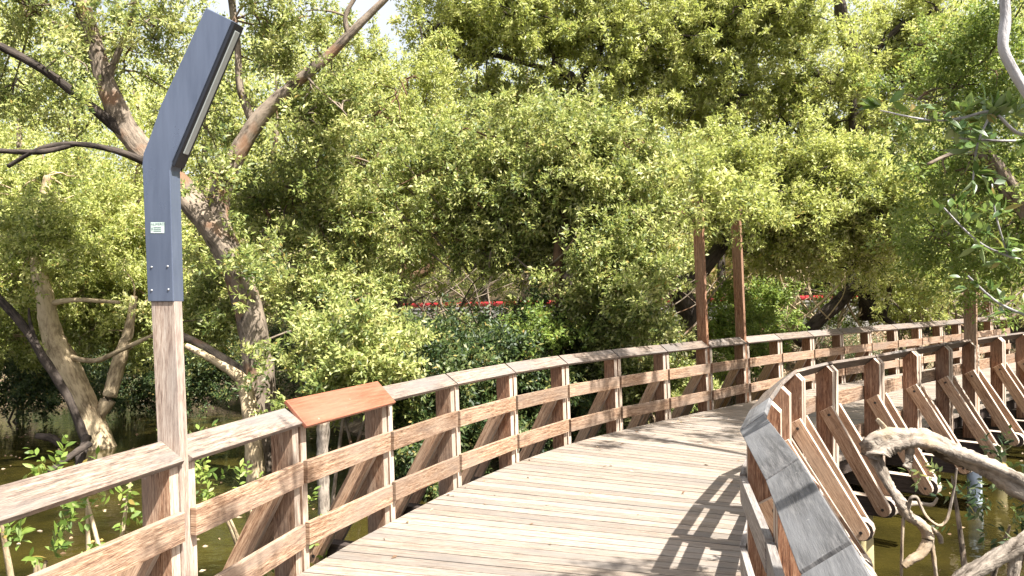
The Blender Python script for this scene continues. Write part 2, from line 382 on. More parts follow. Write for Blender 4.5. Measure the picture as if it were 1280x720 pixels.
UPR = [(0, -.34), (.165, -.34), (.165, .965), (.105, 1.025), (0, .935)]
def round_bar(a, b, wdt, round_a=False, round_b=True, n=7):
    a = Vector(a); b = Vector(b); d = (b-a).normalized(); c = Vector((-d.y, d.x)); r = wdt/2; pr = []
    if round_a: pr += [tuple(a+(-d*math.sin(PI*k/n)+c*math.cos(PI*k/n))*r) for k in range(n+1)]
    else: pr += [tuple(a+c*r), tuple(a-c*r)]
    if round_b: pr += [tuple(b+(d*math.sin(PI*k/n)-c*math.cos(PI*k/n))*r) for k in range(n+1)]
    else: pr += [tuple(b-c*r), tuple(b+c*r)]
    return pr

def railing(root, NS, tall, cap_mat, um, skip_cap=(), rail_mat=lambda i: M['rail']):
    for i, nd in enumerate(NS):
        gp = .034 if i in tall else .013
        for s in (-1, 1):
            if (i == 0 and s < 0) or (i == len(NS)-1 and s > 0): continue
            mb = MB(); a, b = sorted((s*gp, s*(gp+.066)))
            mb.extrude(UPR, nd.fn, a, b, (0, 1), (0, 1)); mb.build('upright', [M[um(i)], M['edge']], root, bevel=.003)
            tw = random.uniform(-.012, .012)
            a, b = sorted((s*(gp+.068), s*(gp+.116)))
            bt = (.65+random.uniform(-.02, .02), -.31)
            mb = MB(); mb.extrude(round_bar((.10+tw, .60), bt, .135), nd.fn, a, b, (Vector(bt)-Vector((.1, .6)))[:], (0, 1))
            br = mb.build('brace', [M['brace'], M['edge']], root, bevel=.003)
            mb = MB()
            for (bo, bz) in ((bt[0], bt[1]), (.14+tw, .545)):
                pr = [(bo+.014*math.cos(q*PI/4), bz+.014*math.sin(q*PI/4)) for q in range(8)]
                a2, b2 = sorted((s*(gp+.115), s*(gp+.124))); mb.extrude(pr, nd.fn, a2, b2, (0, 1))
            mb.build('bolt', M['bolt'], br)
    for i in range(len(NS)-1):
        A, B = NS[i], NS[i+1]; d = (B.p-A.p).normalized(); out = Vector((-d.y, d.x, 0))*(1 if (A.out.dot(Vector((-d.y, d.x, 0))) > 0) else -1)
        ga = .044 if i in tall else .025; gb = .044 if i+1 in tall else .025
        def pt(nd, s, o, z): return nd.fn(o, z, s)
        for zc in (.635, .225):
            wob = random.uniform(-.006, .006)
            mb = MB(); mb.board(A.fn(-.02, zc+wob, ga), B.fn(-.02, zc-wob, -gb), (0, 0, .148), out*.036); mb.build('rail', rail_mat(i), root, bevel=.003)
        if i in skip_cap: continue
        cg = .006 if (NS is NR and i < 6) else .012; cw = Vector((.135, .095)); cn = Vector((-cw.y, cw.x)).normalized()
        c0 = Vector((-.022, .935))+cw*.5+cn*.016
        wv = (out*cw.x+Vector((0, 0, cw.y))); wv = wv.normalized()*cw.length
        tv = (out*cn.x+Vector((0, 0, cn.y)))*.03
        mb = MB(); mb.board(A.fn(c0.x, c0.y+.004, ga-cg), B.fn(c0.x, c0.y+.004, -gb+cg), wv, tv)
        mb.build('cap', cap_mat(i), root, bevel=.003)

# ------------------------------------------------------------------ ground, water, deck
def shore(x):          # depth (Y) at which the mud bank leaves the water
    return np.interp(x, [-60, -16, -9, -4, -1, 1, 3, 6, 9, 12, 16, 40], [26, 23, 21.5, 17, 13.5, 13.0, 14.2, 16.4, 18.8, 21.2, 25, 40])
def ground_z(x, y):
    d = y-shore(x)
    z = np.interp(d, [-30, -4, -.8, 0, 1.5, 4, 8, 14, 22, 60, 200], [-2.2, -1.9, -1.35, -1.02, -.55, .25, .75, 1.0, 2.2, 16, 22])
    return z + .10*np.sin(x*1.7+y*.6)*np.cos(y*1.3-x*.4) + .05*np.sin(x*4.1)*np.sin(y*3.7)
xs = np.concatenate([np.linspace(-220, -32, 24), np.linspace(-30, 40, 176), np.linspace(44, 240, 24)])
ys = np.concatenate([np.linspace(-60, -6, 10), np.linspace(-4, 50, 140), np.linspace(54, 260, 26)])
X, Y = np.meshgrid(xs, ys); Z = ground_z(X, Y)
nx, ny = len(xs), len(ys); me = bpy.data.meshes.new('ground')
vid = np.arange(nx*ny).reshape(ny, nx)
fc = np.stack([vid[:-1, :-1], vid[:-1, 1:], vid[1:, 1:], vid[1:, :-1]], -1).reshape(-1, 4)
me.from_pydata(np.stack([X, Y, Z], -1).reshape(-1, 3).tolist(), [], fc.tolist()); me.polygons.foreach_set('use_smooth', [True]*len(fc))
m, n, b = mat_new('mud_and_leaf_litter'); tc = N(n, 'ShaderNodeTexCoord').outputs['Object']
c = ramp(n, noise(n, tc, 5, 8, .7), [(.35, (.05, .035, .022)), (.52, (.15, .10, .06)), (.66, (.34, .26, .17))])
c = mix(n, ramp(n, noise(n, tc, .9, 3), [(.45, (0, 0, 0)), (.6, (.8, .8, .8))]), c, (.055, .065, .02))
n.links.new(c, b.inputs['Base Color']); b.inputs['Roughness'].default_value = .95
bp = N(n, 'ShaderNodeBump'); bp.inputs['Distance'].default_value = .06; n.links.new(noise(n, tc, 9, 8, .7), bp.inputs['Height']); n.links.new(bp.outputs[0], b.inputs['Normal'])
me.materials.append(m); o = link('ground', me); tag(o, 'muddy tree covered bank and creek bed with fallen leaves', 'ground', kind='structure')

m, n, b = mat_new('murky_creek_water'); tc = N(n, 'ShaderNodeTexCoord').outputs['Object']
c = ramp(n, noise(n, tc, .8, 4), [(.35, (.010, .009, .003)), (.65, (.040, .032, .007))])
n.links.new(c, b.inputs['Base Color']); b.inputs['Roughness'].default_value = .04; b.inputs['IOR'].default_value = 1.33
bp = N(n, 'ShaderNodeBump'); bp.inputs['Strength'].default_value = .25; bp.inputs['Distance'].default_value = .03
n.links.new(noise(n, mapping(n, tc, (1, 1.6, 1)), 3.2, 3), bp.inputs['Height']); n.links.new(bp.outputs[0], b.inputs['Normal'])
mb = MB(); mb.poly([(-200, -60, -1), (200, -60, -1), (200, 45, -1), (-200, 45, -1)]); tag(mb.build('water', m), 'still murky green brown creek water under the boardwalk', 'water', kind='structure')

# deck boards run square to the left edge and fan round the bend
def resample(pts, step):
    P = [pts[0]]; acc = 0; out = [pts[0].copy()]; tgt = step
    tot = 0
    for a, b_ in zip(pts, pts[1:]):
        L = (b_-a).length
        while tot+L >= tgt:
            out.append(a.lerp(b_, (tgt-tot)/L)); tgt += step
        tot += L
    return out
boardwalk = empty('boardwalk', (0, 6, 0)); tag(boardwalk, 'curved timber plank boardwalk bending right over the creek', 'boardwalk')
Lext = LN+[LN[-1]+(LN[-1]-LN[-2]).normalized()*k for k in (1.2, 2.4, 3.6, 5)]
def smooth_line(pts, k=8):
    o_ = []
    for i in range(len(pts)-1):
        p0 = pts[max(i-1, 0)]; p1 = pts[i]; p2 = pts[i+1]; p3 = pts[min(i+2, len(pts)-1)]
        for j in range(k):
            t = j/k; o_.append(0.5*((2*p1)+(-p0+p2)*t+(2*p0-5*p1+4*p2-p3)*t*t+(-p0+3*p1-3*p2+p3)*t**3))
    return o_+[pts[-1]]
LS = resample(smooth_line(Lext), .146)
RS = smooth_line(RN+[RN[-1]+Vector((.78, .66, 0))*k for k in (2, 4, 6)])
HS = heads(LS)
# averaged headings for an even fan
HSm = [sum((HS[j] for j in range(max(0, i-9), min(len(HS), i+10))), Vector((0, 0, 0))).normalized() for i in range(len(HS))]
def cut_right(p, d):
    best = None
    for a, b_ in zip(RS, RS[1:]):
        e = b_-a; den = d.x*e.y-d.y*e.x
        if abs(den) < 1e-9: continue
        t = ((a.x-p.x)*e.y-(a.y-p.y)*e.x)/den; u = ((a.x-p.x)*d.y-(a.y-p.y)*d.x)/den
        if t > 1 and -.001 <= u <= 1.001 and (best is None or t < best): best = t
    return best or 3.05
ends = []
for p, h in zip(LS, HSm):
    d = Vector((h.y, -h.x, 0)); t = cut_right(p, d); ends.append((p+d*.015, p+d*(t-.015)))
mb = MB()
for i in range(len(ends)-1):
    (a0, b0), (a1, b1) = ends[i], ends[i+1]
    ga = (a1-a0).normalized()*.0055; gb = (b1-b0).normalized()*.0055
    e = [a0+ga, a1-ga, b1-gb, b0+gb]
    ctr = sum(e, Vector())/4; zt = random.uniform(-.0015, .0015); off = random.random()*50
    s_ = len(mb.v)
    for q in e: mb.v.append((q.x, q.y, zt))
    for q in e: mb.v.append((q.x, q.y, zt-.04))
    L = (b0-a0).length
    for ix, us in (((0, 3, 2, 1), [(0, 0), (L, 0), (L, .14), (0, .14)]), ((4, 5, 6, 7), [(0, 0), (0, .14), (L, .14), (L, 0)]),
                   ((0, 1, 5, 4), [(0, 0), (0, .14), (.04, .14), (.04, 0)]), ((2, 3, 7, 6), [(0, 0), (0, .14), (.04, .14), (.04, 0)]),
                   ((3, 0, 4, 7), [(L, 0), (0, 0), (0, .04), (L, .04)]), ((1, 2, 6, 5), [(0, 0), (L, 0), (L, .04), (0, .04)])):
        mb.f.append(tuple(s_+k for k in ix)); mb.uv += [(u+off, v+off) for u, v in us]; mb.mi.append(0)
mb.build('deck', M['deck'], boardwalk)
# bearers, edge beams and piles
for NS, step in ((NL, 1), (NR, 1)):
    for i, nd in enumerate(NS):
        gp = .007
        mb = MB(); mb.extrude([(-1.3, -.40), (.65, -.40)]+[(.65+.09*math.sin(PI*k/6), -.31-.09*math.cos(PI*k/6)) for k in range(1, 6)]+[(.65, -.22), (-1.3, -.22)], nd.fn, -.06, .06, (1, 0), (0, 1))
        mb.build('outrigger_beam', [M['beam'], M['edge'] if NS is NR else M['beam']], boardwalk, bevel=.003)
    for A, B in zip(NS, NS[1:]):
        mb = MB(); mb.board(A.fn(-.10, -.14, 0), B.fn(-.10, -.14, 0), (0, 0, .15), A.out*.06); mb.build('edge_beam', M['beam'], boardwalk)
for NS, idx, mt in ((NL, range(1, 22, 3), 'pile_conc'), (NR, (3, 5, 7, 8, 12, 15), 'pile_conc'), (NR, (11,), 'pile_steel')):
    for i in idx:
        nd = NS[i]; p = nd.fn(.42, -.40, 0); mb = MB(); mb.tube([p, p+Vector((0, 0, -.7)), p+Vector((0, 0, -1.5))], [.085]*3, 14, 0, True, 1)
        mb.build('pile', M[mt], boardwalk, True)

# ------------------------------------------------------------------ railings
fence_l = empty('railing', tuple(LN[9])); tag(fence_l, 'long timber railing on the far outer side of the bend carrying the red brown panel', 'railing', 'timber railings of the boardwalk')
TL = {3, 11, 12, 22}
railing(fence_l, NL, TL, lambda i: M['cap'], lambda i: 'upright' if i < 7 else 'upright_rust', skip_cap=(4,))
fence_r = empty('railing', tuple(RN[4])); tag(fence_r, 'timber railing with grey caps hooking round the inner side of the bend above diagonal braces', 'railing', 'timber railings of the boardwalk')
TR = {12}
railing(fence_r, NR, TR, lambda i: M['cap_grey'] if i < 5 else M['cap'], lambda i: 'upright_rust', rail_mat=lambda i: M['rail_grey'] if i < 5 else M['rail'])
for nd, hgt, par in ((NL[11], 3.3, fence_l), (NL[12], 3.2, fence_l), (NL[22], 2.2, fence_l), (NR[12], 2.1, fence_r)):
    mb = MB(); mb.extrude([(0, -.5), (.162, -.5), (.162, hgt), (0, hgt)], nd.fn, -.031, .031, (0, 1)); mb.build('tall_post', M['upright' if par is fence_r else 'upright_rust'], par, bevel=.003)

# ------------------------------------------------------------------ red brown panel over bay 4
A, B = NL[4], NL[5]
pn = empty('lectern_panel', tuple(A.p+Vector((0, 0, .95)))); tag(pn, 'smooth red brown wooden board lying tilted on the left railing in place of its cap', 'panel')
d = (B.p-A.p).normalized(); out = Vector((-d.y, d.x, 0)); cw = Vector((.165, .165)); cn = Vector((-cw.y, cw.x)).normalized()
c0 = Vector((-.045, .915))+cw*.5+cn*.03
mb = MB(); mb.board(A.fn(c0.x, c0.y, -.015), B.fn(c0.x, c0.y, .015), out*cw.x+Vector((0, 0, cw.y)), (out*cn.x+Vector((0, 0, cn.y)))*.026)
mb.build('board', M['panel'], pn, bevel=.004)
mb = MB(); c1 = c0-cn*.028
for sA, sB in ((.1, .16), (-.16, -.1)):
    q = A if sA > 0 else B
    mb.board(q.fn(c1.x, c1.y, sA), q.fn(c1.x, c1.y, sB), (out*cw.x+Vector((0, 0, cw.y)))*.7, (out*cn.x+Vector((0, 0, cn.y)))*.028)
mb.build('batten', M['upright'], pn)

# ------------------------------------------------------------------ street lamp on its own timber post
nd = NL[3]
pl_p = nd.p-nd.h*.031; pl_n = nd.h
def onplane(px, py, off=0.0):
    dv = at(px, py, 1.0)-Vector((0, 0, EYE)); o0 = Vector((0, 0, EYE)); p0 = pl_p+pl_n*off
    t = (p0-o0).dot(pl_n)/dv.dot(pl_n); return o0+dv*t
lamp = empty('street_lamp', tuple(nd.p)); tag(lamp, 'bent slate blue metal lamp head on a weathered timber post in the left railing', 'street lamp')
def slab(name, pts, off0, off1, mat, bev=.003, parent=lamp):
    mb = MB(); F_ = [onplane(x, y) for x, y in pts]; bq = len(mb.v); k = len(F_)
    mb.v += [tuple(p+pl_n*off0) for p in F_]+[tuple(p+pl_n*off1) for p in F_]
    def uvp(p): return (p.z, (p-nd.p).dot(nd.out))
    mb.f.append(tuple(range(k))); mb.uv += [uvp(p) for p in F_]; mb.mi.append(0)
    mb.f.append(tuple(range(2*k-1, k-1, -1))); mb.uv += [uvp(p) for p in reversed(F_)]; mb.mi.append(0)
    for i in range(k):
        j = (i+1) % k; mb.f.append((i, k+i, k+j, j)); mb.uv += [(F_[i].z, .9), (F_[i].z, .96), (F_[j].z, .96), (F_[j].z, .9)]; mb.mi.append(0)
    return mb.build(name, mat, parent, bevel=bev)
slab('post', [(188.5, 372), (217.5, 372), (226, 580), (229, 770), (204, 812), (203, 770), (198, 580)], 0.0, .062, M['post'])
head = [(186, 377), (218, 377), (213.5, 213), (216, 203), (291, 26), (258.5, 10), (203, 130), (187, 176), (180.5, 192), (179, 206)]
slab('lamp_head', head, -.008, .075, M['lamp_metal'], .004)
slab('light_bar', [(214, 212), (222, 188), (292, 27), (288.5, 24.5), (218, 186), (212.5, 206)], .0765, .083, M['black'], 0)
# the bar under the head: black frame with the frosted lens, wider than the head is thick
p_lo, p_hi = onplane(215.5, 207), onplane(291.5, 27)
ax_ = (p_hi-p_lo).normalized(); nn = ax_.cross(pl_n).normalized()
if nn.dot(nd.out) > 0: nn = -nn
mb = MB(); ctr0 = p_lo+pl_n*.0335+nn*.008; ctr1 = p_hi+pl_n*.0335+nn*.008
mb.board(ctr0, ctr1, pl_n*.078, nn*.018); lb = mb.build('lamp_frame', M['black'], lamp, bevel=.003)
mb = MB(); mb.board(ctr0.lerp(ctr1, .10)+nn*.011, ctr0.lerp(ctr1, .955)+nn*.011, pl_n*.036, nn*.008); mb.build('lens', M['lens'], lb, bevel=.002)
# sticker with its lines of small print
def decal(name, x0, y0, x1, y1, off, mat, parent=lamp):
    mb = MB(); q = [onplane(x, y)+pl_n*off for x, y in ((x0, y0), (x1, y0+.0), (x1, y1), (x0, y1))]; mb.poly(q, [(0, 0), (1, 0), (1, 1), (0, 1)]); return mb.build(name, mat, parent)
st = decal('sticker', 190, 278, 207, 291.5, -.0095, M['sticker'])
def text(body, px, py, size, off, mat, parent):
    cu = bpy.data.curves.new('print', 'FONT'); cu.body = body; cu.size = size; cu.align_x = 'LEFT'; o_ = bpy.data.objects.new('print', cu); col.objects.link(o_)
    cu.materials.append(mat); xa = -nd.out; ya = Vector((0, 0, 1)); za = xa.cross(ya); p = onplane(px, py)+pl_n*off
    o_.matrix_world = Matrix(((xa.x, ya.x, za.x, p.x), (xa.y, ya.y, za.y, p.y), (xa.z, ya.z, za.z, p.z), (0, 0, 0, 1)))
    bpy.context.view_layer.update(); dg = bpy.context.evaluated_depsgraph_get(); mesh = bpy.data.meshes.new_from_object(o_.evaluated_get(dg)); mesh.transform(o_.matrix_world)
    bpy.data.objects.remove(o_); x = link('print', mesh, lamp); x.parent = parent; x.location = (0, 0, 0); return x
text('NUMEROS', 190.8, 282.3, .0185, -.0105, M['ink'], st)
mb = MB()
for yy in (284.2, 286.4, 288.6):
    for xx in (193.5,) :
        q = [onplane(x, y)-pl_n*.0105 for x, y in ((xx, yy), (xx+random.uniform(9, 11.5), yy), (xx+10, yy+.7), (xx, yy+.7))]; mb.poly(q)
q = [onplane(x, y)-pl_n*.0105 for x, y in ((191.2, 284.5), (192.4, 284.5), (192.4, 288), (191.2, 288))]; mb.poly(q)
mb.build('print_lines', M['ink'], st)
mb = MB()
for sx, sy in ((191, 334), (211, 333), (191, 363), (212, 362)):
    p = onplane(sx, sy)-pl_n*.008; mb.tube([p, p-pl_n*.004], [.006, .005], 8, 0, True, 1)
mb.build('screw', M['screw'], lamp, True)

# ------------------------------------------------------------------ road edge, red rail and building beyond the bank
def wpt(px, py, d): return at(px, py, d)
wall = empty('retaining_wall', tuple(at(760, 400, 25.5))); tag(wall, 'low grey concrete wall seen through the trees under the red rail', 'wall')
a = at(380, 396, 25.5); b_ = at(1120, 386, 26.5); a.z = b_.z = 1.0
mb = MB(); mb.board(a, b_, (0, .35, 0), (0, 0, .95)); mb.build('wall_face', M['concrete'], wall)
a2 = a.copy(); b2 = b_.copy(); a2.z = b2.z = 1.50
mb = MB(); mb.board(a2+Vector((0, .02, 0)), b2+Vector((0, .02, 0)), (0, .45, 0), (0, 0, .06)); mb.build('coping', M['concrete'], wall)
rr = empty('red_rail', tuple(a2)); tag(rr, 'bright red painted rail running along the low concrete wall', 'barrier')
mb = MB(); mb.tube([a2+Vector((0, 0, .13)), a2.lerp(b2, .5)+Vector((0, 0, .13)), b2+Vector((0, 0, .13))], [.075]*3, 10, 0, True, 1); mb.build('rail', M['red_paint'], rr, True)
for k in range(11):
    p = a2.lerp(b2, (k+.5)/11); mb = MB(); mb.board(p+Vector((0, 0, .031)), p+Vector((0, 0, .1)), (.08, 0, 0), (0, .08, 0)); mb.build('stanchion', M['red_paint'], rr)
road = MB(); road.poly([(-6, 26.8, 1.25), (26, 27.8, 1.25), (26, 32.5, 1.30), (-6, 32.5, 1.30)]); 
tag(road.build('road', M['concrete']), 'pale grey roadway behind the red rail', 'road', kind='structure')
bd = empty('building', (13, 33.5, 1)); tag(bd, 'ochre walled building with a dark opening mostly hidden by leaves', 'building')
mb = MB()
mb.board((8.5, 33.5, 5.2), (25, 33.5, 5.2), (0, .3, 0), (0, 0, 4.2)); mb.board((8.65, 33.5, 2.1), (12.0, 33.5, 2.1), (0, .3, 0), (0, 0, 2.0)); mb.board((17.5, 33.5, 2.1), (25, 33.5, 2.1), (0, .3, 0), (0, 0, 2.0))
mb.build('wall', M['tan_wall'], bd)
mb = MB(); mb.board((12.0, 35.5, 2.1), (17.5, 35.5, 2.1), (0, .2, 0), (0, 0, 2.1)); mb.build('opening', M['void_shade'], bd)  # near-black board paints the shade inside the opening
mb = MB(); mb.board((8.2, 33.9, 7.4), (25.3, 33.9, 7.4), (0, 3.4, 0), (0, 0, .2)); mb.build('roof', M['concrete'], bd)
for k in range(4):
    mb = MB(); x = 12.0+5.5*(k+.5)/4; mb.board((x, 33.3, 1.15), (x, 33.3, 3.05), (.12, 0, 0), (0, .12, 0)); mb.build('column', M['concrete'], bd)

# ------------------------------------------------------------------ trees
def tree(name, label, cat, base, limbs, barkm, lobes, leafm, group=None, frac=.5, r0=.022, dark=(), wl=(), **kw):
    """limbs: list of [(px, py, depth, radius_px), ...]; first one is the trunk"""
    root = empty(name, tuple(base)); tag(root, label, cat, group); pts = []
    for k, lb_ in enumerate(limbs):
        P_ = [at(x, y, d_) for x, y, d_, r in lb_]; Rr = [r*d_/F_PX for x, y, d_, r in lb_]
        mb = MB(); mb.tube(P_, Rr, 12 if k == 0 else 8, 1.0, True, 7)
        mb.build('trunk' if k == 0 else 'limb', M['bark_dark'] if k in dark else M['bark_pale'] if k == 9 else barkm, root, True); pts += P_[1:]
        for a_, b2_ in zip(P_, P_[1:]): pts.append(a_.lerp(b2_, .5))
    for k, (P_, Rr) in enumerate(wl):
        P_ = [Vector(p_) for p_ in P_]; mb = MB(); mb.tube(P_, Rr, 10, 1.0, True, 5); mb.build('trunk' if k == 0 else 'limb', barkm, root, True); pts += P_[1:]
    if lobes:
        ob, CC = crown('crown', lobes, leafm, root, **kw)
        if frac: twigs(root, barkm, pts, CC, frac, r0)
    return root

G = 'mangrove trees around the boardwalk'
tree('mangrove_tree', 'big forked tree with orange patched trunk rising right behind the street lamp', 'tree', at(330, 600, 12),
     [[(330, 612, 12, 22.4), (326, 520, 12, 18.1), (322, 430, 12, 17.2), (300, 350, 12, 16.3), (272, 295, 12, 17.2), (240, 255, 12, 16.3), (205, 215, 12, 14.6), (160, 165, 11.9, 13.8), (135, 110, 11.8, 11.2), (118, 50, 11.8, 9.5), (100, -10, 11.8, 7.7), (85, -60, 11.8, 6.0)],
      [(285, 318, 12, 14.6), (272, 262, 12.1, 13.8), (290, 205, 12.2, 12.0), (322, 150, 12.3, 11.2), (362, 110, 12.3, 6.9), (402, 78, 12.3, 6.0), (440, 40, 12.3, 5.2), (486, -6, 12.3, 4.3)],
      [(165, 175, 11.9, 9.5), (110, 130, 11.6, 6.0), (55, 88, 11.4, 5.2), (0, 58, 11.2, 5.2), (-60, 30, 11, 4.3)],
      [(210, 215, 12, 6.0), (150, 190, 11.4, 4.3), (95, 180, 11.2, 3.4), (50, 186, 11, 3.0), (10, 208, 11, 2.6)],
      [(92, 180, 11.2, 3.4), (50, 190, 11, 3.4), (-10, 188, 11, 3.4)],
      [(135, 100, 11.8, 6.0), (150, 60, 11.7, 3.4), (165, 20, 11.7, 2.6), (175, -20, 11.7, 1.7)],
      [(318, 155, 12.3, 6.0), (300, 110, 12.3, 4.3), (297, 60, 12.3, 4.3), (288, -10, 12.3, 4.3)],
      [(436, 44, 12.3, 3.9), (432, 20, 12.3, 3.0), (448, -10, 12.3, 2.6)],
      [(322, 480, 12, 7.7), (290, 455, 12.2, 6.0), (250, 430, 12.4, 4.3), (215, 415, 12.5, 3.4)],
      [(232, 432, 11.8, 3), (270, 452, 11.8, 5), (302, 476, 11.7, 8), (313, 520, 11.6, 10), (317, 560, 11.5, 11), (322, 640, 11.5, 12)]],
     M['bark_grey'],
     [lobe(60, 20, 12.6, 90, 45, .9, 900), lobe(20, 130, 13, 70, 40, .8, 500), lobe(200, 30, 12.4, 60, 45, .8, 620), lobe(350, 40, 12.6, 65, 45, .8, 900),
      lobe(400, 150, 12.9, 60, 55, .9, 1400), lobe(350, 260, 14, 60, 60, .6, 1700), lobe(435, 260, 13.4, 50, 70, .8, 1900), lobe(420, 360, 13.2, 55, 50, .7, 2000),
      lobe(447, 442, 11.6, 44, 34, .5, 1600), lobe(260, 390, 14.2, 45, 60, .5, 1300), lobe(140, 70, 12.6, 50, 40, .7, 350), lobe(250, 130, 13.4, 50, 60, .5, 520), lobe(318, 345, 11.3, 26, 30, .3, 170), lobe(352, 455, 11.2, 14, 18, .25, 90), lobe(262, 215, 11.6, 26, 40, .3, 120), lobe(110, 90, 11.3, 40, 40, .3, 130)],
     M['leaf'], G, .6, dark=(2, 3, 4))  # listed limbs take darker bark: their shade is put into the colour
tree('mangrove_tree', 'leaning pale trunked tree standing in the water left of the lamp post', 'tree', at(128, 562, 15),
     [[(132, 572, 15, 15), (112, 520, 15, 14), (84, 460, 15, 14), (64, 415, 15, 12), (56, 370, 15, 11), (48, 330, 15.1, 8), (50, 280, 15.3, 6), (60, 220, 15.5, 4)],
      [(122, 520, 15.1, 9), (135, 500, 15.1, 9), (148, 455, 15.2, 8), (160, 415, 15.3, 6), (168, 370, 15.3, 4)],
      [(60, 380, 15, 4), (95, 375, 14.9, 3), (150, 378, 14.8, 2)],
      [(85, 445, 15, 4), (118, 451, 14.8, 3), (150, 438, 14.6, 3), (190, 420, 14.6, 2.5)]],
     M['bark_pale'],
     [lobe(50, 250, 16.5, 90, 60, 1.2, 2600), lobe(140, 300, 16.5, 70, 60, 1.2, 2200), lobe(20, 340, 16.5, 80, 50, 1.2, 2200), lobe(110, 370, 16.3, 80, 30, 1, 1500), lobe(180, 370, 16.5, 50, 40, 1, 1100), lobe(45, 300, 14.2, 50, 34, .5, 1100), lobe(15, 420, 17, 70, 35, 1, 1600), lobe(110, 405, 16.6, 60, 30, 1, 1300), lobe(175, 410, 17.0, 50, 35, 1, 1300)],
     M['leaf_yellow'], G, .65)
tree('dead_sapling', 'thin dark bare stem leaning across the pale trunked tree', 'tree', at(105, 545, 14.2),
     [[(108, 552, 14.2, 5), (84, 495, 14.2, 5), (50, 440, 14.2, 5), (22, 398, 14.2, 5), (-15, 360, 14.2, 4)], [(50, 440, 14.2, 3), (38, 405, 14.2, 2), (36, 385, 14.2, 1)]], M['bark_dark'], None, None)
tree('mangrove_tree', 'tree with twisted orange brown trunk at the back of the creek left of centre', 'tree', at(485, 420, 17),
     [[(470, 440, 17, 12), (488, 390, 17, 9), (503, 345, 17, 8), (500, 310, 17, 6), (492, 280, 17, 5), (470, 245, 17, 4), (460, 215, 17, 3)],
      [(500, 352, 17, 7), (530, 340, 16.9, 6), (547, 318, 16.9, 5), (540, 290, 16.9, 3)], [(430, 300, 16.5, 2), (448, 245, 16.5, 2.5), (462, 215, 16.5, 3), (470, 200, 16.5, 2)]],
     M['bark_red'],
     [lobe(515, 330, 16, 34, 26, .3, 420), lobe(470, 150, 17.5, 70, 60, 1.3, 2400), lobe(540, 190, 17.8, 60, 50, 1.3, 2000), lobe(500, 250, 18, 70, 45, 1.2, 2200), lobe(450, 90, 18, 50, 30, 1, 700), lobe(565, 275, 17.8, 50, 40, 1, 1300), lobe(540, 110, 18.5, 40, 30, 1, 700), lobe(450, 320, 18.5, 45, 30, 1, 700)],
     M['leaf_yellow'], G, .7)
tree('mangrove_tree', 'slim straight trunk with a broad pale crown behind the middle of the railing', 'tree', at(700, 445, 13.5),
     [[(703, 460, 13.5, 7), (702, 400, 13.5, 6), (697, 345, 13.5, 6), (699, 300, 13.5, 6), (706, 280, 13.5, 5), (700, 240, 13.6, 4)], [(700, 295, 13.5, 4), (716, 282, 13.4, 3), (730, 262, 13.3, 3)], [(698, 300, 13.5, 3), (690, 285, 13.5, 3), (670, 260, 13.5, 2)]],
     M['bark_red'],
     [lobe(590, 215, 14.3, 80, 45, .9, 2600), lobe(680, 190, 14, 90, 45, 1, 3200), lobe(760, 220, 13.8, 70, 45, .9, 2600), lobe(600, 265, 14.0, 70, 36, .7, 2200), lobe(660, 285, 14.1, 50, 30, .5, 1700), lobe(745, 285, 14.0, 55, 40, .6, 2100), lobe(700, 240, 13.4, 60, 22, .5, 1500),
      lobe(800, 270, 13.2, 50, 45, .7, 1700), lobe(590, 300, 14.2, 50, 20, .8, 600), lobe(655, 325, 14.4, 40, 22, .5, 500), lobe(772, 345, 12.6, 46, 42, .5, 2100), lobe(800, 392, 12, 18, 26, .3, 500), lobe(745, 395, 13.4, 28, 36, .4, 900)],
     M['leaf'], G, .7)
tree('mangrove_tree', 'tall tree behind with dark fork showing at the top centre of the canopy', 'tree', at(712, 420, 20),
     [[(705, 430, 20, 10), (708, 300, 20, 9), (712, 160, 20, 8), (716, 105, 20, 7), (705, 92, 20, 6), (690, 80, 20, 5)], [(714, 110, 20, 6), (735, 90, 20, 5), (750, 62, 20, 4), (755, 20, 20, 3)], [(700, 90, 20, 4), (660, 80, 20, 3), (610, 68, 20, 3), (570, 72, 20, 2)]],
     M['bark_dark'],
     [lobe(570, 40, 20, 70, 45, 1.5, 1900), lobe(760, 165, 19.5, 60, 25, .8, 1100), lobe(640, 30, 19.5, 70, 40, 1.5, 2400), lobe(720, 40, 20.3, 70, 40, 1.5, 2200), lobe(790, 90, 20, 60, 55, 1.5, 2500), lobe(640, 130, 20.8, 70, 35, 1.4, 1700), lobe(830, 40, 20.5, 60, 50, 1.5, 2200), lobe(590, -30, 20, 90, 35, 1.5, 1200), lobe(740, -30, 20, 110, 35, 1.5, 1500), lobe(730, 160, 21, 50, 30, 1.2, 1100)],
     M['leaf_yellow'], G, .35, .03, L=.125, Wd=.046)
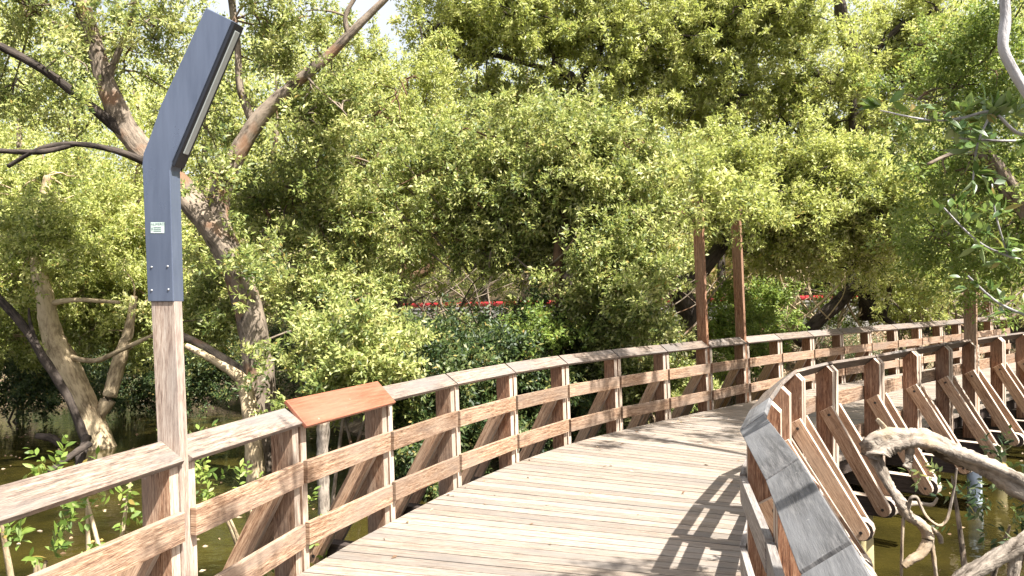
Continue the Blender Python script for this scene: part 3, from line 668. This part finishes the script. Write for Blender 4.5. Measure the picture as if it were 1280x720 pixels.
tree('mangrove_tree', 'tall tree right of centre with upright dark trunk near the top of the picture', 'tree', at(1068, 380, 20),
     [[(1085, 400, 20, 11), (1078, 250, 20, 10), (1070, 150, 20, 9), (1068, 80, 20, 9), (1052, 20, 20, 8), (1045, -30, 20, 6)], [(1070, 100, 20, 5), (1095, 65, 20, 4), (1130, 30, 20, 4), (1170, 10, 20, 3)], [(1065, 130, 20, 5), (1020, 90, 20, 4), (990, 60, 20, 3)]],
     M['bark_dark'],
     [lobe(900, 50, 20, 70, 55, 1.5, 2500), lobe(1062, 90, 18.7, 40, 50, .5, 650), lobe(1150, 60, 20, 50, 50, 1, 900), lobe(980, 30, 19.5, 60, 45, 1.5, 1800), lobe(900, 140, 20.3, 60, 50, 1.5, 2300), lobe(990, 130, 21, 60, 50, 1.4, 2000), lobe(1120, 90, 21, 50, 50, 1.5, 1300), lobe(1060, 190, 21, 90, 40, 1.5, 2200), lobe(960, -35, 20, 120, 30, 1.5, 1200), lobe(1150, 20, 20.5, 60, 40, 1.5, 1000)],
     M['leaf_yellow'], G, .4, .03, L=.125, Wd=.046)
tree('mangrove_tree', 'spreading tree with bright yellow green crown above the pair of tall posts', 'tree', at(865, 425, 15.5),
     [[(872, 470, 15.4, 14), (866, 405, 15.4, 13), (850, 358, 15.4, 11), (872, 345, 15.5, 9), (900, 310, 15.5, 8), (930, 270, 15.5, 6), (960, 240, 15.5, 4)], [(852, 362, 15.6, 7), (838, 345, 15.6, 5), (820, 320, 15.6, 3)], [(866, 400, 15.6, 6), (845, 375, 15.7, 5), (830, 370, 15.8, 4)]],
     M['bark_dark'],
     [lobe(880, 230, 15.5, 55, 45, .9, 2000), lobe(950, 230, 15.2, 70, 40, 1, 2800), lobe(1020, 215, 15.3, 60, 35, 1, 2300), lobe(1070, 260, 15, 60, 35, 1, 2400), lobe(990, 270, 14.8, 60, 28, .8, 1800), lobe(900, 278, 16.3, 50, 16, .5, 900), lobe(1120, 280, 14.6, 50, 40, .8, 1800), lobe(1030, 305, 14.9, 50, 18, .6, 700), lobe(965, 318, 15.5, 45, 16, .5, 700), lobe(1070, 330, 15.5, 45, 18, .5, 700), lobe(880, 262, 11.0, 36, 14, .3, 330), lobe(930, 268, 11.6, 30, 13, .3, 260)],
     M['leaf_yellow'], G, .7)
tree('mangrove_tree', 'pale upright trunk on the leaf strewn bank behind the right end of the outer railing', 'tree', at(992, 415, 21.5),
     [[(990, 425, 21.5, 9), (991, 380, 21.5, 8), (994, 335, 21.5, 7), (1000, 290, 21.5, 5), (1010, 250, 21.5, 4)], [(992, 360, 21.5, 4), (975, 330, 21.5, 3), (970, 300, 21.5, 2)]],
     M['bark_pale'], [lobe(1010, 240, 22, 60, 30, 1, 900), lobe(960, 260, 22, 40, 30, 1, 500)], M['leaf'], G, .3)
tree('mangrove_tree', 'dark trunk leaning steeply right over the bank beside the pale upright trunk', 'tree', at(1010, 415, 19.5),
     [[(995, 428, 19.5, 9), (1025, 398, 19.5, 8), (1048, 378, 19.5, 8), (1065, 358, 19.6, 7), (1072, 330, 19.8, 5), (1090, 290, 20, 4)], [(1066, 355, 19.6, 4), (1090, 385, 19.4, 4), (1120, 408, 19.2, 3)], [(1105, 400, 19, 3), (1112, 360, 19, 3), (1120, 330, 19, 2)]],
     M['bark_dark'], [lobe(1110, 320, 18.5, 55, 35, 1, 1300), lobe(1160, 340, 18, 50, 35, 1, 1200)], M['leaf_yellow'], G, .3)
tree('mangrove_tree', 'tree at the right edge with pale crooked trunk and sparse grey green leaves', 'tree', at(1330, 420, 9),
     [[(1345, 470, 9, 22), (1325, 340, 9, 17), (1290, 265, 9, 14), (1262, 235, 9, 11), (1240, 200, 9, 7), (1225, 178, 9, 4)], [(1275, 250, 9, 8), (1290, 200, 9, 7), (1300, 120, 9, 6)], [(1240, 200, 9, 4), (1200, 190, 8.8, 3), (1160, 205, 8.6, 2)]],
     M['bark_grey'],
     [lobe(1200, 120, 10, 60, 60, .8, 1100), lobe(1250, 60, 9.5, 50, 60, .8, 900), lobe(1200, 220, 9.5, 60, 40, .7, 900), lobe(1260, 300, 9.5, 45, 45, .6, 800), lobe(1170, 300, 10.5, 40, 35, .6, 600), lobe(1215, 350, 10.5, 45, 22, .5, 420)],
     M['leaf_fresh'], G, .7, .014, L=.075, Wd=.03)

# trees out of frame whose shade falls on the deck (they stand on the right bank and behind the camera)
tree('mangrove_tree', 'tree beside the path whose crown overhangs the near deck', 'tree', (5.2, .2, -1),
     [], M['bark_grey'], [((3.2, 2.6, 5.6), (1.3, .9, .4), 75), ((1.3, 1.7, 5.9), (.9, .9, .4), 170), ((7.2, 7.6, 7.2), (1.8, 1.6, .5), 520), ((4.4, 7.2, 6.6), (1.3, 1.0, .4), 330)], M['leaf'], G, .5, wl=[([(5.2, .2, -1.3), (5.3, .3, 1.2), (5.0, .6, 3.4), (4.6, 1.4, 5.0), (3.6, 2.4, 5.5)], [.24, .2, .15, .10, .04]), ([(5.0, .6, 3.4), (3.4, .9, 4.9), (1.6, 1.5, 5.7)], [.10, .07, .03]),
        ([(5.1, .5, 2.9), (6.0, 3.0, 5.0), (6.9, 6.4, 6.7), (7.3, 7.6, 7.1)], [.13, .10, .06, .03]), ([(6.3, 4.4, 5.7), (5.4, 6.0, 6.3), (4.5, 7.1, 6.5)], [.07, .05, .02])])

tree('mangrove_tree', 'dark leaved tree over the water beyond the right edge', 'tree', (11.5, 8.5, -1.6),
     [], M['bark_grey'], [((11.2, 8.0, 2.2), (1.4, 1.6, 1.7), 1500), ((12.0, 11.0, 2.4), (1.5, 1.6, 2.0), 1500), ((10.2, 5.6, 2.4), (1.2, 1.3, 1.6), 1000), ((13.5, 13.5, 2.6), (1.5, 1.5, 2.2), 1000)], M['leaf_dark'], G, .7, wl=[([(11.5, 8.5, -1.8), (11.4, 8.6, .6), (11.8, 9.4, 2.6), (12.0, 10.6, 4.0)], [.2, .17, .12, .05]), ([(11.4, 8.6, .4), (10.8, 7.0, 1.8), (10.3, 5.8, 2.8)], [.1, .08, .04]), ([(11.8, 9.4, 2.2), (12.8, 11.6, 3.0), (13.5, 13.3, 3.2)], [.09, .07, .04])])
# ------------------------------------------------------------------ wood beyond, undergrowth, bushes
def depth_wood(n, leafs, tmean):
    # a far belt of trees: clumps filling a band whose skyline rises and falls
    px = rng.uniform(-700, 1800, n); d_ = rng.uniform(25, 48, n)
    topy = np.interp(px, [-700, -120, 0, 120, 190, 260, 330, 400, 430, 520, 560, 640, 900, 1250, 1800], [-20, 0, 10, 40, 70, 70, 40, 50, 85, 75, -20, -60, -90, -90, -60])
    py = topy + (385-topy)*rng.random(n)**.9 + rng.normal(0, 14, n)
    return px, py, d_
pw, yw, dw = depth_wood(7600, 0, 0)
Fv, Rv, Uv = np.array(FW), np.array(RT), np.array(UP)
cc = np.array([0, 0, EYE]) + (Fv+Rv*((pw-640)/F_PX)[:, None]-Uv*((yw-360)/F_PX)[:, None])*dw[:, None]
cc = cc[cc[:, 2] > .4]; keep = ~((cc[:, 1] < 33) & (cc[:, 2] < 2.6) & (cc[:, 0] > -5)); cc = cc[keep]
i = rng.integers(0, len(cc), 170000); g = rng.normal(size=(170000, 3))*np.array([.42, .42, .3])
o_ = g/.4*.8+rng.normal(size=(170000, 3))*.4+np.array([0, -.2, .4]); o_ /= np.linalg.norm(o_, axis=1, keepdims=True)
tone = rng.normal(0, .12, len(cc))[i]
pos, ax, LL, W, t = sprigs(cc[i]+g, o_, tone, 6, .17, .068, .34, .5)
tag(link('woodland', leaf_mesh('woodland', pos, ax, LL, W, M['leaf_yellow'], t)), 'wall of sunlit yellow green woodland filling the background', 'woodland', kind='stuff')
# trunks of the wood beyond
ORD = 'first second third fourth fifth sixth seventh eighth ninth tenth eleventh twelfth thirteenth fourteenth fifteenth sixteenth'.split()
k = 0
for px_ in np.linspace(20, 1240, 16):
    px_ += random.uniform(-25, 25)
    if 480 < px_ < 0: continue
    d_ = random.uniform(26.5, 31); b0 = at(px_, 385, d_)
    b0.z = float(ground_z(b0.x, b0.y))-.1; P_ = [b0]; q = b0.copy()
    for s_ in range(5): q = q+Vector((random.uniform(-.5, .5), random.uniform(-.3, .3), random.uniform(1.5, 2.2))); P_.append(q)
    mb = MB(); mb.tube(P_, [.2, .16, .14, .11, .08, .04], 7, 1, False, 3)
    for s_ in range(5):
        j = random.randint(2, 4); e = P_[j]+Vector((random.uniform(-2, 2), random.uniform(-1, 1), random.uniform(.8, 2))); mb.tube([P_[j], P_[j].lerp(e, .5)+Vector((0, 0, -.2)), e], [.07, .05, .02], 5, 1, False, 3)
    o = mb.build('tree_trunk', M['bark_dark'] if k % 2 else M['bark_grey'], None, True); tag(o, 'slender %s trunk half hidden in the far woodland, %s from the left' % ('dark' if k % 2 else 'grey brown', ORD[k]), 'tree', 'trunks in the woodland beyond'); k += 1

def bush(label, lobes, mat, name='bush', group='bushes behind the outer railing', stems=5, stem_mat='bark_grey', **kw):
    c = sum((Vector(l[0]) for l in lobes), Vector())/len(lobes); gz = float(ground_z(c.x, c.y)); gz = max(gz, -1.1)
    root = empty(name, (c.x, c.y, gz)); tag(root, label, 'bush', group)
    ob, CC = crown('foliage', lobes, mat, root, **kw)
    mb = MB()
    for k_ in range(stems):
        e = Vector(CC[random.randrange(len(CC))]); s0 = Vector((c.x+random.uniform(-.3, .3), c.y+random.uniform(-.2, .2), gz-.1))
        mb.tube([s0, s0.lerp(e, .5)+Vector((0, 0, .15)), e], [.03, .022, .008], 6, 1, False, 4)
    mb.build('stem', M[stem_mat], root, True); return root
bush('pale leaved bush hanging behind the railing just right of the red brown panel', [lobe(455, 455, 10.5, 45, 28, .5, 1100), lobe(420, 490, 10.5, 35, 25, .4, 500)], M['leaf'])
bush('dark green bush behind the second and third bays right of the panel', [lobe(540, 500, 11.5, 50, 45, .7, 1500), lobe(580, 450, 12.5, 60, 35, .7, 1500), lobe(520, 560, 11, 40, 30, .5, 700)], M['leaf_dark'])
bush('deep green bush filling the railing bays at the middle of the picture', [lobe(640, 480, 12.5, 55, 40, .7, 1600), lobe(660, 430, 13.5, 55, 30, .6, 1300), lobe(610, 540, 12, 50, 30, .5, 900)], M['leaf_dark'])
bush('small fresh green bush with light leaves left of the slim straight trunk', [lobe(672, 420, 12.7, 22, 20, .3, 420)], M['leaf_fresh'], L=.08, Wd=.035)
bush('green bush behind the railing under the slim trunk tree', [lobe(740, 465, 14.2, 36, 34, .5, 1100), lobe(710, 510, 13, 50, 30, .5, 900)], M['leaf_dark'])
bush('bush with mixed light leaves pressing against the railing left of the tall posts', [lobe(785, 445, 13.2, 34, 34, .5, 1200), lobe(800, 490, 13.5, 50, 30, .5, 900), lobe(835, 490, 14, 30, 20, .4, 500)], M['leaf'])
bush('low green bush between the two tall posts', [lobe(905, 400, 16.5, 30, 28, .5, 700), lobe(915, 440, 16, 30, 22, .5, 500)], M['leaf_fresh'], L=.09, Wd=.045)
bush('green bush on the bank right of the second tall post', [lobe(955, 385, 18, 32, 22, .6, 600), lobe(950, 430, 17, 30, 20, .5, 400)], M['leaf_fresh'], L=.09, Wd=.045)
bush('yellowish shrub on the bank above the far part of the outer railing', [lobe(1110, 375, 20, 45, 22, .8, 1100), lobe(1150, 390, 20.5, 35, 16, .6, 600)], M['leaf_yellow'])
bush('straggly shrub at the far right end of the outer railing', [lobe(1190, 375, 21, 40, 24, .8, 900), lobe(1250, 370, 21.5, 35, 24, .8, 600)], M['leaf_yellow'])
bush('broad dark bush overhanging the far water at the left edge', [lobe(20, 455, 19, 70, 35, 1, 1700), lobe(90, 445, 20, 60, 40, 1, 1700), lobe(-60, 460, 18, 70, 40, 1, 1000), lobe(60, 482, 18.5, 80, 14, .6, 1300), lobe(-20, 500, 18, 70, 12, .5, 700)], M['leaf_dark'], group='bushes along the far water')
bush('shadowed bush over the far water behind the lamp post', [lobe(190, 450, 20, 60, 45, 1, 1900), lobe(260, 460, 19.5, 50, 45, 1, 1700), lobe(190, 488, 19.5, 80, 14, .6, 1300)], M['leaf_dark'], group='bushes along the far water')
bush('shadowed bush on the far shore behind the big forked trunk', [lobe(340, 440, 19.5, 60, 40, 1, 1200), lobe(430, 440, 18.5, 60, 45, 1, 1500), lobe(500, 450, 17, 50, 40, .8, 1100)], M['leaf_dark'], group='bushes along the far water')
bush('bright green leafy shoot at the left edge rising above the railing', [lobe(15, 590, 5.2, 35, 32, .35, 18), lobe(50, 610, 5.0, 30, 25, .3, 6)], M['leaf_fresh'], group='young shoots by the near railing', stems=3, L=.072, Wd=.028, fold=True, per=4, nl=9, clump=.16, stem_mat='bark_pale')
bush('leafy shoot hanging under the cap just left of the lamp post', [lobe(120, 630, 4.8, 50, 18, .3, 16), lobe(150, 605, 5, 20, 20, .2, 4)], M['leaf_fresh'], group='young shoots by the near railing', stems=3, L=.07, Wd=.027, fold=True, per=4, nl=9, clump=.14, stem_mat='bark_pale')
bush('low shoot at the bottom left corner of the picture', [lobe(40, 700, 4.3, 40, 20, .3, 12)], M['leaf_fresh'], group='young shoots by the near railing', stems=5, L=.07, Wd=.027, fold=True, per=4, nl=9, clump=.14, stem_mat='bark_pale')
bush('leafy shoot behind the rails between the lamp post and the panel', [lobe(280, 630, 5.8, 28, 60, .3, 20), lobe(400, 680, 6.5, 26, 22, .3, 16)], M['leaf_fresh'], group='young shoots by the near railing', stems=3, L=.066, Wd=.027, fold=True, per=4, nl=9, clump=.18, stem_mat='bark_pale')
bush('dark leafy shoots standing in the water at the right edge', [lobe(1250, 640, 5.6, 34, 28, .35, 40), lobe(1225, 600, 6.0, 30, 26, .35, 26)], M['leaf_dark'], group='young shoots in the water', stems=3, L=.075, Wd=.026, fold=True, per=5, nl=7, clump=.2)

bush('leafy bush screening the grey wall left of the slim straight trunk', [lobe(490, 375, 22, 30, 18, .8, 500), lobe(560, 412, 21, 45, 10, .8, 500), lobe(605, 360, 22, 16, 18, .6, 260)], M['leaf'])
bush('leafy bush screening the grey wall right of the slim straight trunk', [lobe(650, 408, 21, 30, 12, .8, 450), lobe(740, 375, 22, 50, 25, .8, 1100), lobe(700, 415, 20, 30, 14, .8, 450)], M['leaf'])
bush('tangled yellowish shrub in front of the dark opening of the ochre building', [lobe(960, 335, 22, 30, 20, .8, 400), lobe(1080, 335, 22, 35, 25, .8, 700)], M['leaf_yellow'])
bush('low leafy shrub on the bank hiding the wall beside the pale upright trunk', [lobe(945, 392, 20.5, 30, 16, .6, 420), lobe(1020, 388, 20.8, 34, 15, .6, 480)], M['leaf_fresh'])
def thicket(label, boxes, n, mat):
    c = at(boxes[0][0], boxes[0][3], boxes[0][4]); root = empty('bare_thicket', tuple(c)); tag(root, label, 'thicket', 'bare twiggy thickets'); mb = MB()
    for k_ in range(n):
        x0, x1, y0, y1, d_ = random.choice(boxes); x = random.uniform(x0, x1); d2 = d_+random.uniform(-.8, .8); rr_ = random.uniform(.7, 1.9)
        P_ = [(x, y1+random.uniform(-5, 15), d2)]; dx = random.gauss(0, 14); st = (y1-y0)/4
        for q_ in range(random.randint(3, 5)):
            px_, py_, dd_ = P_[-1]; dx += random.gauss(0, 9); P_.append((px_+dx, py_-st*random.uniform(.4, 1.3), dd_+random.gauss(0, .15)))
        W_ = [at(*p_) for p_ in P_]; mb.tube(W_, [rr_*d2/F_PX*(1-.8*k2/len(W_)) for k2 in range(len(W_))], 5, 1, False, 4)
        b1 = W_[2]; b2 = b1+Vector((random.gauss(0, .5), random.gauss(0, .2), random.uniform(.1, .5))); mb.tube([W_[1].lerp(b1, .98), b1.lerp(b2, .5)+Vector((0, 0, .05)), b2], [rr_*.5*d2/F_PX, rr_*.35*d2/F_PX, .003], 4, 0, False, 3)
    tag(mb.build('twigs', mat, root, True), kind='stuff')
thicket('tangle of thin bare grey twigs over the shaded bank left of the slim straight trunk', [(380, 480, 300, 440, 15), (480, 640, 320, 420, 17)], 70, M['bark_grey'])
thicket('tangle of bare tan twigs in front of the ochre building', [(930, 1080, 290, 400, 20)], 34, M['bark_pale'])
thicket('tangle of bare brown twigs at the far right bank', [(1090, 1270, 310, 400, 20)], 46, M['bark_grey'])
thicket('tangle of thin dark twigs under the crown in the middle of the picture', [(560, 700, 200, 330, 14.2), (740, 860, 300, 420, 14)], 46, M['bark_grey'])
# undergrowth carpet
n_ = 26000; ux = rng.uniform(-16, 24, n_); uy = shore(ux)+rng.gamma(1.6, 2.2, n_)+.2
uz = ground_z(ux, uy)+rng.random(n_)*.35
sel = uy < 26; P_ = np.stack([ux, uy, uz], -1)[sel]; D_ = rng.normal(size=P_.shape)*.4+np.array([0, 0, 1.0]); D_ /= np.linalg.norm(D_, axis=1, keepdims=True)
dens = (np.sin(P_[:, 0]*1.3+1)+np.cos(P_[:, 1]*1.1)+rng.normal(0, .6, len(P_))) > np.where(P_[:, 0] > 6, .5, -.6); P_ = P_[dens]; D_ = D_[dens]
pos, ax, LL, W, t = sprigs(P_, D_, rng.normal(0, .1, len(P_)), 5, .08, .035, .18)
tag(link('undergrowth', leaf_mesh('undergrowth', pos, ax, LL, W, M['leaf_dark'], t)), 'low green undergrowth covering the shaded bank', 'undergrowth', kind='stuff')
n_ = 42000; ux = rng.uniform(2, 34, n_); uy = shore(ux)+rng.uniform(1, 12, n_); P_ = np.stack([ux, uy, ground_z(ux, uy)+rng.random(n_)*.05+.01], -1)
D_ = rng.normal(size=P_.shape)*np.array([1, 1, .35]); tag(link('leaf_litter', leaf_mesh('leaf_litter', P_, D_, rng.uniform(.05, .12, n_), rng.uniform(.03, .06, n_), M['litter'])), 'pale brown dry leaves strewn over the bank', 'leaf litter', kind='stuff')

n_ = 1500; ux = rng.uniform(-14, 12, n_); uy = rng.uniform(2, 20, n_); sel = (ground_z(ux, uy) < -1.1); ux, uy = ux[sel], uy[sel]; n_ = len(ux)
P_ = np.stack([ux, uy, np.full(n_, -.995)], -1); D_ = rng.normal(size=(n_, 3))*np.array([1, 1, .02])
tag(link('floating_leaves', leaf_mesh('floating_leaves', P_, D_, rng.uniform(.04, .09, n_), rng.uniform(.02, .04, n_), M['litter'])), 'small dry leaves floating on the creek water', 'floating leaves', kind='stuff')
q_ = [(ends[i_][0].lerp(ends[i_][1], random.random()**2.2*.96+.02)) for i_ in [random.randrange(8, len(ends)-30) for _ in range(150)]]
P_ = np.array([(v.x, v.y, .008) for v in q_]); D_ = rng.normal(size=P_.shape)*np.array([1, 1, .12])
tag(link('fallen_leaves', leaf_mesh('fallen_leaves', P_, D_, rng.uniform(.03, .065, len(P_)), rng.uniform(.014, .026, len(P_)), M['litter'])), 'few dry leaves fallen on the deck boards', 'fallen leaves', kind='stuff')
# ------------------------------------------------------------------ dead limbs on the right
def limbs_thing(name, label, cat, mat, parts, sides=12):
    root = empty(name, tuple(at(*parts[0][1][0][:3]))); tag(root, label, cat)
    for nm, pts in parts:
        mb = MB(); mb.tube([at(x, y, d_) for x, y, d_, r in pts], [r*d_/F_PX for x, y, d_, r in pts], sides, 2.0, True, 9); mb.build(nm, mat, root, True)
    return root
limbs_thing('fallen_branch', 'thick bleached dead limb with broken end reaching in front of the braces at right', 'branch', M['deadwood'],
  [('trunk', [(1089, 572, 5.5, 11.2), (1093, 560, 5.5, 15), (1107, 550, 5.5, 14), (1132, 548, 5.5, 12.5), (1160, 551, 5.45, 13.5), (1192, 566, 5.4, 12.5), (1222, 578, 5.3, 11.5), (1250, 591, 5.2, 12.5), (1285, 612, 5.1, 12.8), (1340, 650, 5, 14.4)]),
   ('stub', [(1134, 545, 5.5, 5.6), (1137, 560, 5.46, 4.8), (1136, 577, 5.43, 4.0), (1133, 585, 5.42, 4.8)]),
   ('stub', [(1110, 545, 5.5, 4.0), (1104, 533, 5.5, 3.2), (1096, 524, 5.5, 2.4)]),
   ('limb', [(1094, 570, 5.5, 7.2), (1106, 596, 5.45, 6.4), (1116, 614, 5.42, 5.6), (1127, 630, 5.4, 8.0), (1135, 645, 5.4, 7.2), (1152, 656, 5.38, 6.4), (1160, 672, 5.36, 7.2), (1152, 690, 5.34, 5.6), (1138, 700, 5.33, 4.8), (1129, 708, 5.32, 3.2)]),
   ('limb', [(1160, 665, 5.36, 4.0), (1166, 690, 5.36, 3.2), (1170, 722, 5.36, 2.8), (1172, 760, 5.36, 2.4)]),
   ('limb', [(1152, 655, 5.38, 4.0), (1166, 662, 5.4, 3.2), (1174, 670, 5.4, 3.2), (1176, 679, 5.4, 2.4)]),
   ('twig', [(1134, 630, 5.4, 4.0), (1148, 629, 5.45, 2.4), (1165, 631, 5.5, 2.4), (1172, 622, 5.5, 1.2)]),
   ('twig', [(1134, 640, 5.4, 2.4), (1138, 624, 5.35, 2.0), (1146, 622, 5.33, 1.8), (1152, 635, 5.32, 1.6), (1160, 648, 5.3, 1.6), (1174, 657, 5.3, 1.6), (1184, 648, 5.3, 1.6), (1192, 615, 5.3, 1.4), (1196, 585, 5.3, 1.2)]),
   ('twig', [(1130, 640, 5.4, 2.0), (1128, 670, 5.38, 1.8), (1127, 720, 5.36, 1.8), (1127, 760, 5.35, 1.6)])])
limbs_thing('fallen_branch', 'smooth pale dead limb crossing the bottom right corner above the water', 'branch', M['deadwood'],
  [('trunk', [(1180, 740, 4.6, 7), (1215, 716, 4.6, 9), (1248, 695, 4.6, 10), (1282, 676, 4.6, 12), (1330, 655, 4.6, 14)]), ('stub', [(1270, 690, 4.6, 6), (1268, 710, 4.6, 6), (1264, 740, 4.6, 5)])])
limbs_thing('sunken_branch', 'dark forked branch poking out of the water behind the left railing', 'branch', M['bark_dark'],
  [('limb', [(112, 555, 13.5, 4), (85, 572, 13, 4), (62, 590, 12.6, 3)]), ('limb', [(110, 545, 13.8, 5), (102, 565, 13.6, 6), (100, 582, 13.5, 5)]), ('limb', [(45, 545, 14, 3), (65, 548, 14, 5), (78, 558, 14, 4)])])
limbs_thing('sprout_trunk', 'thin grey stake in the water seen between panel and deck', 'sprout', M['deadwood'],  # pale trunk of a sprout standing in the water
  [('post', [(404, 526, 9.5, 7), (404, 600, 9.5, 7), (405, 690, 9.5, 7)])])

# ------------------------------------------------------------------ near leafy branch at top right
nb = empty('overhanging_branch', tuple(at(1300, 130, 3.4))); tag(nb, 'near grey branch with large glossy green leaves hanging in from the upper right corner', 'branch')
mb = MB()
tw_ = [[(1253, -30, 3.4, 6), (1257, 20, 3.4, 6), (1254, 58, 3.4, 6), (1268, 90, 3.4, 6), (1290, 125, 3.4, 6)],
       [(1300, 170, 3.6, 3), (1270, 165, 3.6, 2), (1240, 140, 3.6, 2), (1200, 148, 3.6, 1.8), (1160, 150, 3.6, 1.4), (1100, 138, 3.6, .8)],
       [(1320, 175, 3.8, 2), (1250, 176, 3.8, 1.5), (1190, 172, 3.8, 1)], [(1240, 140, 3.6, 1.5), (1222, 180, 3.6, 1.3), (1216, 230, 3.6, 1)],
       [(1300, 330, 4.2, 2), (1260, 320, 4.2, 1.5), (1220, 300, 4.2, 1.2), (1180, 260, 4.2, .8)], [(1300, 400, 4.4, 2), (1250, 380, 4.4, 1.5), (1210, 345, 4.4, 1)], [(1260, 320, 4.2, 1.2), (1245, 270, 4.2, 1), (1240, 230, 4.2, .8)]]
LP, LD, LLn, LW = [], [], [], []
for j, t_ in enumerate(tw_):
    P_ = [at(x, y, d_) for x, y, d_, r in t_]; mb.tube(P_, [r*d_/F_PX for x, y, d_, r in t_], 8, .5, True, 5)
    if j == 0: continue
    for a_, b2_ in zip(P_, P_[1:]):
        for q in range(8):
            p = a_.lerp(b2_, random.random()); dr = Vector((random.gauss(0, 1), random.gauss(0, .7), random.gauss(.35, .8))).normalized(); stl = random.uniform(.01, .07)
            for c_ in range(random.randint(2, 4)):
                dd = (dr+Vector((random.gauss(0, .6), random.gauss(0, .6), random.gauss(.2, .5)))).normalized()
                LP.append(p+dr*stl); LD.append(dd); LLn.append(random.uniform(.055, .115)); LW.append(random.uniform(.026, .044))
mb.build('limb', M['bark_silver'], nb, True)
link('leaves', leaf_mesh('leaves', np.array([tuple(v) for v in LP]), np.array([tuple(v) for v in LD]), np.array(LLn), np.array(LW), M['leaf_near'], None, True), nb)
